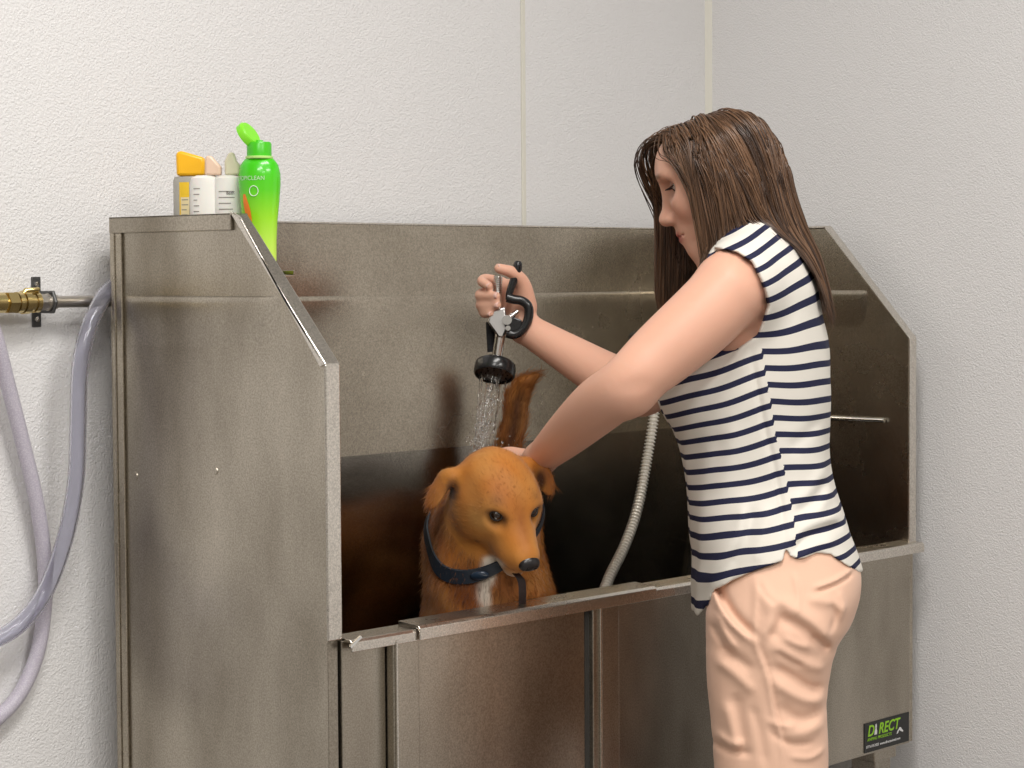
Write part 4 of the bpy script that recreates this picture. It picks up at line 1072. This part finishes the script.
# ---------------------------------------------------------------- falling water
wat = mat('water', (1, 1, 1), .03, 0, Transmission_Weight=1.0, IOR=1.33)
r = np.random.default_rng(11); paths = []; rads = []
tgt = S_(481, 452, 3.40)
for i, p0 in enumerate(nozz):
    if r.random() < .25: continue
    rel = p0-(hc_+tilt*.022); n_ = 26
    end = tgt+rel*.45+r.normal(size=3)*.004
    pts = []
    for t in np.linspace(0, 1, n_):
        p_ = p0*(1-t)+end*t+Z3*.012*(t-t*t)*0+r.normal(size=3)*.0006*t
        pts.append(p_)
    paths.append(pts); a = .0011+.0008*r.random(); ph = r.random()*6
    rads.append([a*(1+.45*math.sin(ph+j*1.1)*min(1, j/8))*(1-.3*j/n_) for j in range(n_)])
V_, Q_ = strands(np.array(paths), np.array(rads), 7)
wo = npmesh('water_stream', V_, Q_, wat, None)
tag(wo, 'thin jets of water falling from the sprayer head onto the dog', 'water', kind='stuff')
b = MB()
for i in range(170):
    t = r.random(); p_ = (hc_+tilt*.02)*(1-t)+tgt*t+r.normal(size=3)*[.010, .010, .006]*(.6+.8*t)
    rd = .0007+.0011*r.random(); b.lathe([(rd*math.sin(a), -rd*math.cos(a)*1.7) for a in (.3, 1.0, 1.6, 2.2, 2.85)], p_, tilt, 7)
for i in range(45):
    p_ = tgt+np.array([r.normal()*.03, r.normal()*.02, abs(r.normal())*.018+.008]); rd = .0006+.0008*r.random()
    b.lathe([(rd*math.sin(a), -rd*math.cos(a)) for a in (.3, 1.0, 1.6, 2.2, 2.85)], p_, (0, 0, 1), 7)
tag(b.build('water_drops', wat, None, smooth=True), 'spray of droplets around the falling water and on the dog', 'water', kind='stuff')

# ---------------------------------------------------------------- hoses
def hose(name, pts, rad, m, label, cat, n=8, sides=20, wall=0):
    q = spline(pts, n); mb = MB().tube(q, rad, sides, cap=False)
    if wall:
        k0 = len(mb.v); mb.tube(q, rad-wall, sides, cap=False); nf = (len(q)-1)*sides; mb.f[-nf:] = [f_[::-1] for f_ in mb.f[-nf:]]; e_n = (len(q)-1)*sides
        mb.f += [(i, (i+1) % sides, k0+(i+1) % sides, k0+i) for i in range(sides)]+[(e_n+(i+1) % sides, e_n+i, k0+e_n+i, k0+e_n+(i+1) % sides) for i in range(sides)]; mb.mi += [0]*(2*sides)
    o = mb.build(name, m, None, smooth=True); tag(o, label, cat); return o, q
# flexible metal shower hose hanging in the tub
hp_ = [at(600, 604, 3.62), at(609, 578, 3.66), at(625, 545, 3.71), at(637, 510, 3.745), at(646, 465, 3.77), at(654, 415, 3.78), at(655, 378, 3.79), at(652, 352, 3.80), at(647, 343, 3.81), at(643, 340, 3.83)]
q = spline(hp_, 40); al = np.concatenate([[0], np.cumsum(np.linalg.norm(np.diff(q, axis=0), axis=1))]); tt_ = np.arange(0, al[-1], .0010); q = np.stack([np.interp(tt_, al, q[:, i]) for i in range(3)], 1); N_ = len(q)
mh = mat('flexible_metal_hose', (.78, .75, .68), .35, .45)
o = MB().tube(q, [.0078+.0019*math.sin(i*2*PI/6) for i in range(N_)], 14, cap=True).build('metal_shower_hose', mh, None, smooth=True)
tag(o, 'flexible ribbed metal hose hanging inside the tub behind her arms', 'hose')
kb = MB(); k0 = at(645, 338, 3.80); kb.lathe([(.012, -.012), (.016, -.008), (.016, .014), (.010, .020), (.010, .045)], k0, FH*.68+RH*0+np.array([0, .6, 0]), 24)
kb.tube([at(637, 344, 3.80), at(642, 336, 3.80), at(650, 332, 3.80)], [.006, .009, .007], 14)
kn = kb.build('hose_hook', BLK, None, smooth=True); tag(kn, 'black hose hook on the tub back behind her forearm', 'hook')
"""pipe and hoses on the wall"""
PY = BY-.035; PZ = 1.3545
galv = mat('galvanised_pipe', (.55, .52, .48), .35, 1); brass = mat('yellow_brass', (.70, .56, .27), .25, 1); iron = mat('dark_grey_bracket', (.10, .10, .10), .45, .6)
pipe = empty('water_pipe', 'short grey metal pipe running along the wall behind the tub', 'pipe')
b = MB(); b.tube([(-.115, PY, PZ), (.20, PY, PZ)], .0085, 20); b.build('pipe_run', galv, pipe, smooth=True)
b = MB(); b.tube([(-.155, PY, PZ), (-.105, PY, PZ)], .0105, 20); b.tube([(-.124, PY, PZ), (-.112, PY, PZ)], .0135, 6); b.tube([(-.105, PY, PZ), (-.098, PY, PZ)], .0125, 20); b.tube([(-.096, PY, PZ), (-.090, PY, PZ)], .0105, 20); b.build('coupling', galv, pipe, smooth=True)
br = empty('hose_bib', 'brass hose fitting at the end of the wall pipe', 'fitting')
b = MB(); b.tube([(-.30, PY, PZ), (-.118, PY, PZ)], .0100, 20)
for x0, x1, r_o, s_ in ((-.176, -.160, .0165, 6), (-.158, -.150, .0150, 24), (-.148, -.138, .0165, 24), (-.136, -.131, .0135, 24), (-.129, -.122, .0150, 24), (-.200, -.180, .0145, 24)): b.tube([(x0, PY, PZ), (x1, PY, PZ)], r_o, s_)
b.build('brass_body', brass, br, smooth=True)
b = MB(); b.tube([(-.152, PY, PZ+.006), (-.144, PY-.004, PZ+.0165), (-.122, PY-.004, PZ+.018)], [.004, .0042, .0035], 10); b.build('valve_handle', brass, br, smooth=True)
b = MB(); b.tube([(-.200, PY, PZ+.01), (-.225, PY, PZ-.005), (-.222, PY, PZ-.05)], [.012, .012, .011], 16); b.build('elbow', brass, br, smooth=True)
bk_ = empty('pipe_clamp', 'dark bracket screwed to the white wall holding the pipe', 'bracket')
b = MB(); b.box((-.1075, BY-.003, PZ+.011), (-.0925, BY, PZ+.036)).box((-.1075, BY-.003, PZ-.036), (-.0925, BY, PZ-.011)); b.tube([(-.1, BY-.003, PZ+.013), (-.1, PY-.008, PZ+.0135), (-.1, PY-.014, PZ), (-.1, PY-.008, PZ-.0135), (-.1, BY-.003, PZ-.013)], .003, 8)
b.build('bracket_plate', iron, bk_, bevel=.0008)
for z_ in (PZ+.025, PZ-.025): MB().lathe([(.0042, 0), (.0038, .0016), (.0012, .0022)], (-.1, BY-.003, z_), (0, -1, 0), 14).build('screw', CHR, bk_, smooth=True)
clear = mat('clear_vinyl_hose', (.80, .80, .88), .08, 0, Transmission_Weight=.93, IOR=1.33, Specular_IOR_Level=.6)
braid = mat('braided_vinyl_hose', (.62, .58, .66), .3, 0, Transmission_Weight=.25, IOR=1.3)
HYb = BY-.05
def wp(u, v, Y):
    d = FW+(u-512)/FPX*r_v+(384-v)/FPX*u_v; t = (Y-CAM[1])/d[1]; return CAM+d*t
r_v = RT*math.cos(ROLL)-UP*math.sin(ROLL); u_v = UP*math.cos(ROLL)+RT*math.sin(ROLL)
cl_pts = [wp(142, 274, BY-.016), wp(124, 279, BY-.024), wp(109, 290, BY-.048), wp(99, 305, BY-.062), wp(88, 330, BY-.07), wp(80, 370, BY-.072), wp(78, 430, BY-.07), wp(76, 480, BY-.066), wp(66, 535, BY-.06), wp(46, 590, BY-.055), wp(20, 624, BY-.05), wp(-10, 642, BY-.045), wp(-50, 655, BY-.04)]
hose('clear_hose', cl_pts, .0122, clear, 'smooth clear plastic hose curving out from behind the tub', 'hose', wall=.0028)
bp_ = [wp(-9, 322, PY), wp(-2, 345, BY-.034), wp(8, 385, BY-.03), wp(22, 440, BY-.028), wp(36, 500, BY-.026), wp(44, 555, BY-.022), wp(45, 600, BY-.020), wp(38, 650, BY-.018), wp(22, 690, BY-.018), wp(0, 716, BY-.018), wp(-30, 736, BY-.018)]
# braid pattern: criss-cross from hose coordinates
q = spline(bp_, 10); bo = MB().tube(q, .0108, 20)
ob = bo.build('braided_hose', braid, None, smooth=True); tag(ob, 'pale lilac braided hose hanging from the brass fitting at the left edge', 'hose')
me = ob.data; nn = len(me.vertices); L_ = np.concatenate([[0], np.cumsum(np.linalg.norm(np.diff(q, axis=0), axis=1))])
ua = np.repeat(L_, 20)[:nn]; va = np.tile(np.arange(20), len(q))[:nn]/20.
def addattr(nm, arr):
    a = me.attributes.new(nm, 'FLOAT', 'POINT'); arr = np.concatenate([arr, np.zeros(nn-len(arr))]) if len(arr) < nn else arr; a.data.foreach_set('value', arr.astype(np.float32))
addattr('along', ua); addattr('cosa', np.cos(2*PI*va)); 
tcb = nd(braid, 'ShaderNodeTexCoord'); vb_ = nd(braid, 'ShaderNodeTexVoronoi'); vb_.inputs['Scale'].default_value = 480
rb_ = nd(braid, 'ShaderNodeValToRGB'); rb_.color_ramp.elements[0].color = (.74, .71, .77, 1); rb_.color_ramp.elements[1].color = (.58, .54, .63, 1); rb_.color_ramp.elements[0].position = .15; rb_.color_ramp.elements[1].position = .6
lk(braid, tcb.outputs['Object'], vb_.inputs['Vector']); lk(braid, vb_.outputs['Distance'], rb_.inputs[0]); lk(braid, rb_.outputs[0], bsdf(braid).inputs['Base Color'])

# ---------------------------------------------------------------- bottles on the little shelf
BZ = 1.3914
gm = mat('green_plastic', (.05, .50, .01), .25, Subsurface_Weight=.0, Coat_Weight=.3)
# gradient of the printed plastic: deep green shoulders, yellow-green foot
tg = nd(gm, 'ShaderNodeTexCoord'); sg = nd(gm, 'ShaderNodeSeparateXYZ'); rg_ = nd(gm, 'ShaderNodeMapRange'); rg_.inputs[1].default_value = BZ+.02; rg_.inputs[2].default_value = BZ+.15
cg = nd(gm, 'ShaderNodeValToRGB'); els = cg.color_ramp.elements; els[0].color = (.62, .85, .12, 1); els[1].color = (.05, .55, .005, 1); e2 = els.new(.45); e2.color = (.32, .74, .02, 1); e3 = els.new(.75); e3.color = (.10, .60, .01, 1)
lk(gm, tg.outputs['Object'], sg.inputs[0]); lk(gm, sg.outputs[2], rg_.inputs[0]); lk(gm, rg_.outputs[0], cg.inputs[0]); lk(gm, cg.outputs[0], bsdf(gm).inputs['Base Color'])
gcap = mat('green_cap_plastic', (.06, .52, .01), .3)
gl = empty('shampoo_bottle', 'bright green shampoo bottle with its flip cap open on the tub corner', 'bottle')
GB = np.array([.064, .222, BZ]); look = -FH
MB().lathe([(.018, 0), (.0215, .002), (.0225, .02), (.0230, .045), (.0245, .07), (.0275, .095), (.0295, .118), (.0293, .130), (.0265, .142), (.0205, .1495), (.0170, .1515)], GB, (0, 0, 1), 48, 1, .72, ref=RH).build('bottle_body', gm, gl, smooth=True)
MB().lathe([(.0185, .1500), (.0192, .151), (.0192, .153), (.0180, .1535)], GB, (0, 0, 1), 40, ref=RH).build('cap_ring', mat('pale_green_ring', (.55, .85, .25), .3), gl, smooth=True)
cb = MB().lathe([(.0172, .1535), (.0172, .169), (.0158, .1715), (.006, .1715), (.0055, .174), (.0001, .174)], GB, (0, 0, 1), 36, ref=RH).build('cap_base', gcap, gl, smooth=True)
lidc = GB+np.array([0, 0, .182])-RH*.0125; ldir = Z3*.55+RH*.75-FH*.35; ldir /= np.linalg.norm(ldir)
MB().lathe([(.0001, .003), (.016, .003), (.0185, .0), (.0185, -.0075), (.0165, -.0075), (.0163, -.001), (.0001, -.001)], lidc, ldir, 36, 1.05, .9, ref=RH).build('flip_lid', mat('light_green_lid', (.22, .72, .03), .3), gl, smooth=True)
o_up = lambda a, z_, off=.0004: GB+RH*math.sin(a)*0
def label_text(s, u, v, base, ra, rb, size, m, parent, off=.0006):
    """lettering wrapped on the bottle's near side; u in metres to the right, v height"""
    c = bpy.data.curves.new('lettering', 'FONT'); c.body = s; c.size = size; c.align_x = 'CENTER'; c.extrude = .0001
    o = bpy.data.objects.new('tmp', c); sc.collection.objects.link(o); dg = bpy.context.evaluated_depsgraph_get(); me = bpy.data.meshes.new_from_object(o.evaluated_get(dg)); bpy.data.objects.remove(o)
    for vt in me.vertices:
        x, y = vt.co.x+u, vt.co.y; a = max(-1.5, min(1.5, x/ra)); p = base+RH*(ra+off)*math.sin(a)-FH*(rb+off)*math.cos(a)+Z3*(v+y)
        vt.co = p
    return link('lettering', me, m, parent)
wpr = mat('white_ink', (.85, .9, .8), .5)
label_text('TROPICLEAN', -.0135, .122, GB, .0292, .0212, .0078, wpr, gl)
b = MB(); cen = GB+Z3*.108
ringp = []
for i in range(29):
    a = 2*PI*i/28; x_ = -.006+.0062*math.cos(a); z_ = .0065*math.sin(a); aa = x_/.0288; ringp.append(cen+RH*.0292*math.sin(aa)-FH*.0215*math.cos(aa)+Z3*z_)
b.tube(ringp, .0005, 6); b.build('seal_ring', wpr, gl)
# orange fruit picture low on the front
org = mat('orange_print', (.85, .22, .02), .4)
b = MB(); vs = []; fs = []
for i in range(13):
    for j in range(5):
        t = i/12; z_ = .104-.046*t; wdt = .0018+.0055*math.sin(PI*min(1, t*.9+.08)); x_ = -.0205+.009*t+(j/4-.5)*2*wdt*.7; a = max(-1.45, min(1.45, x_/.0262)); rloc = np.interp(z_, [.045, .07, .095], [.0233, .0248, .0278]); vs.append(GB+RH*(rloc+.0005)*math.sin(a)-FH*(rloc*.72+.0005)*math.cos(a)+Z3*z_)
for i in range(12):
    for j in range(4): a = i*5+j; fs.append((a, a+1, a+6, a+5))
b.add(vs, fs).build('fruit_print', org, gl)

wplast = mat('white_plastic', (.78, .76, .72), .35, Subsurface_Weight=.1, Subsurface_Scale=.01); gtxt = mat('grey_ink', (.25, .24, .22), .6); ylw = mat('yellow_plastic', (.95, .50, .01), .35); ylab = mat('yellow_label', (.92, .60, .03), .45)
peach = mat('peach_cap', (.80, .58, .44), .35); cream = mat('cream_cap', (.70, .66, .48), .35); trans = mat('greyish_clear_plastic', (.50, .48, .43), .25, Transmission_Weight=.15)
def on(u, X): # point on the shelf seen through picture column u
    d = FW+(u-512)/FPX*r_v+(384-215)/FPX*u_v; t = (X-CAM[0])/d[0]; p = CAM+d*t; return np.array([p[0], p[1], BZ])
def tiny_lines(base, ra, rb, u0, u1, z0, z1, n, m, parent, name='small_print'):
    b = MB()
    r = np.random.default_rng(int(u0*1e5) % 97+3)
    for i in range(n):
        z_ = z0+(z1-z0)*i/(n-1); e = u0+(u1-u0)*(.6+.4*r.random()); k_ = 5; vs = []; fs = []
        for j in range(k_+1):
            x_ = u0+(e-u0)*j/k_; a = x_/ra
            for dz in (0, .0011): vs.append(base+RH*(ra+.0004)*math.sin(a)-FH*(rb+.0004)*math.cos(a)+Z3*(z_+dz))
        for j in range(k_): fs.append((j*2, j*2+2, j*2+3, j*2+1))
        b.add(vs, fs)
    tag(b.build(name, m, parent), kind='stuff')
# yellow-capped square bottle
yb = empty('conditioner_bottle', 'squat bottle with a large yellow cap at the left end of the bottle row', 'bottle')
YB_ = on(192, .066); b = MB()
b.lathe([(.020, 0), (.0255, .003), (.0265, .01), (.0265, .126), (.0245, .1315), (.016, .1325)], YB_, (0, 0, 1), 48, 1, .55, ref=RH); b.build('bottle_body', trans, yb, smooth=True)
sh_ = [(-.0200, .1325), (.0200, .1325), (.0205, .150), (.019, .157), (-.012, .1655), (-.0190, .165), (-.0205, .160)]
n = len(sh_); v0 = [YB_+RH*x_-FH*.013+Z3*z_ for x_, z_ in sh_]+[YB_+RH*x_+FH*.013+Z3*z_ for x_, z_ in sh_]
MB().add(v0, [tuple(range(n)), tuple(range(n, 2*n))[::-1]]+[(i, n+i, n+(i+1) % n, (i+1) % n) for i in range(n)]).build('yellow_cap', ylw, yb, bevel=.004, smooth=True, seg=3)
def patch(base, ra, rb, u0, u1, z0, z1, m, parent, name, off=.0003):
    vs = []; fs = []
    for i in range(7):
        a = (u0+(u1-u0)*i/6)/ra
        for z_ in (z0, z1): vs.append(base+RH*(ra+off)*math.sin(a)-FH*(rb+off)*math.cos(a)+Z3*z_)
    for i in range(6): fs.append((i*2, i*2+2, i*2+3, i*2+1))
    return MB().add(vs, fs).build(name, m, parent)
patch(YB_, .0265, .0146, -.017, -.0015, .04, .124, ylab, yb, 'yellow_label'); patch(YB_, .0265, .0146, -.0145, -.0015, .04, .104, mat('cream_label', (.85, .72, .42), .5), yb, 'label_panel', .0005)
tiny_lines(YB_, .0268, .0149, -.0130, -.003, .060, .100, 7, gtxt, yb)
# two slim white bottles
w1 = empty('lotion_bottle', 'white bottle with a peach slanted cap between the yellow-capped and cream-capped bottles', 'bottle', None)
WB1 = on(206, .030); WB1 = WB1+np.array([0, 0, 0])
MB().lathe([(.016, 0), (.0215, .002), (.0225, .008), (.0225, .118), (.0205, .1265), (.013, .1300)], WB1, (0, 0, 1), 44, 1, .62, ref=RH).build('bottle_body', wplast, w1, smooth=True)
tiny_lines(WB1, .0226, .0141, -.017, -.006, .060, .112, 8, gtxt, w1)
w2 = empty('lotion_bottle', 'white bottle with a cream pointed cap beside the green bottle', 'bottle', None)
WB2 = on(229, .050)
MB().lathe([(.016, 0), (.0215, .002), (.0225, .008), (.0225, .118), (.0210, .1265), (.013, .1300)], WB2, (0, 0, 1), 44, 1, .62, ref=RH).build('bottle_body', wplast, w2, smooth=True)
tiny_lines(WB2, .0226, .0141, -.013, .010, .062, .108, 7, gtxt, w2); label_text('Bath', .004, .1045, WB2, .0226, .0141, .0062, mat('dark_ink', (.05, .05, .05), .6), w2)
def slantcap(base, w_, z0, z1, m, par, peak):
    sh = [(-w_, z0), (w_, z0), (w_, z0+(z1-z0)*.45), (w_*.55, z0+(z1-z0)*.62), (peak*w_+.003, z1), (peak*w_-.004, z1-.001), (-w_, z0+(z1-z0)*.6)]
    n = len(sh); v0 = [base+RH*x_-FH*.009+Z3*z_ for x_, z_ in sh]+[base+RH*x_+FH*.009+Z3*z_ for x_, z_ in sh]
    MB().add(v0, [tuple(range(n)), tuple(range(n, 2*n))[::-1]]+[(i, n+i, n+(i+1) % n, (i+1) % n) for i in range(n)]).build('cap', m, par, bevel=.003, smooth=True, seg=3)
slantcap(WB1+RH*.0115, .0110, .1300, .1560, peach, w1, -.55); slantcap(WB2+RH*.006, .0105, .1300, .1600, cream, w2, -.1)

for e_o in (gl, yb, w1, w2):
    for ch in e_o.children:
        for vt in ch.data.vertices: vt.co.z = BZ+(vt.co.z-BZ)*1.075
        for g2 in ch.children:
            for vt in g2.data.vertices: vt.co.z = BZ+(vt.co.z-BZ)*1.075

# ---------------------------------------------------------------- stand every parent Empty at its thing's base
bases = {tub: (W/2, D/2, 0), woman: (float(TO[0]), float(TO[1]), 0), doge_: tuple(bk(.2, 0, FZ)), spr: tuple(S_(498, 300)), pipe: (0, PY, PZ), br: (-.16, PY, PZ), bk_: (-.1, BY, PZ),
         gl: tuple(GB), yb: tuple(YB_), w1: tuple(WB1), w2: tuple(WB2)}
for e_o, b_ in bases.items():
    b_ = Vector([float(t) for t in b_]); e_o.location = b_
    for ch in e_o.children: ch.location = ch.location-b_
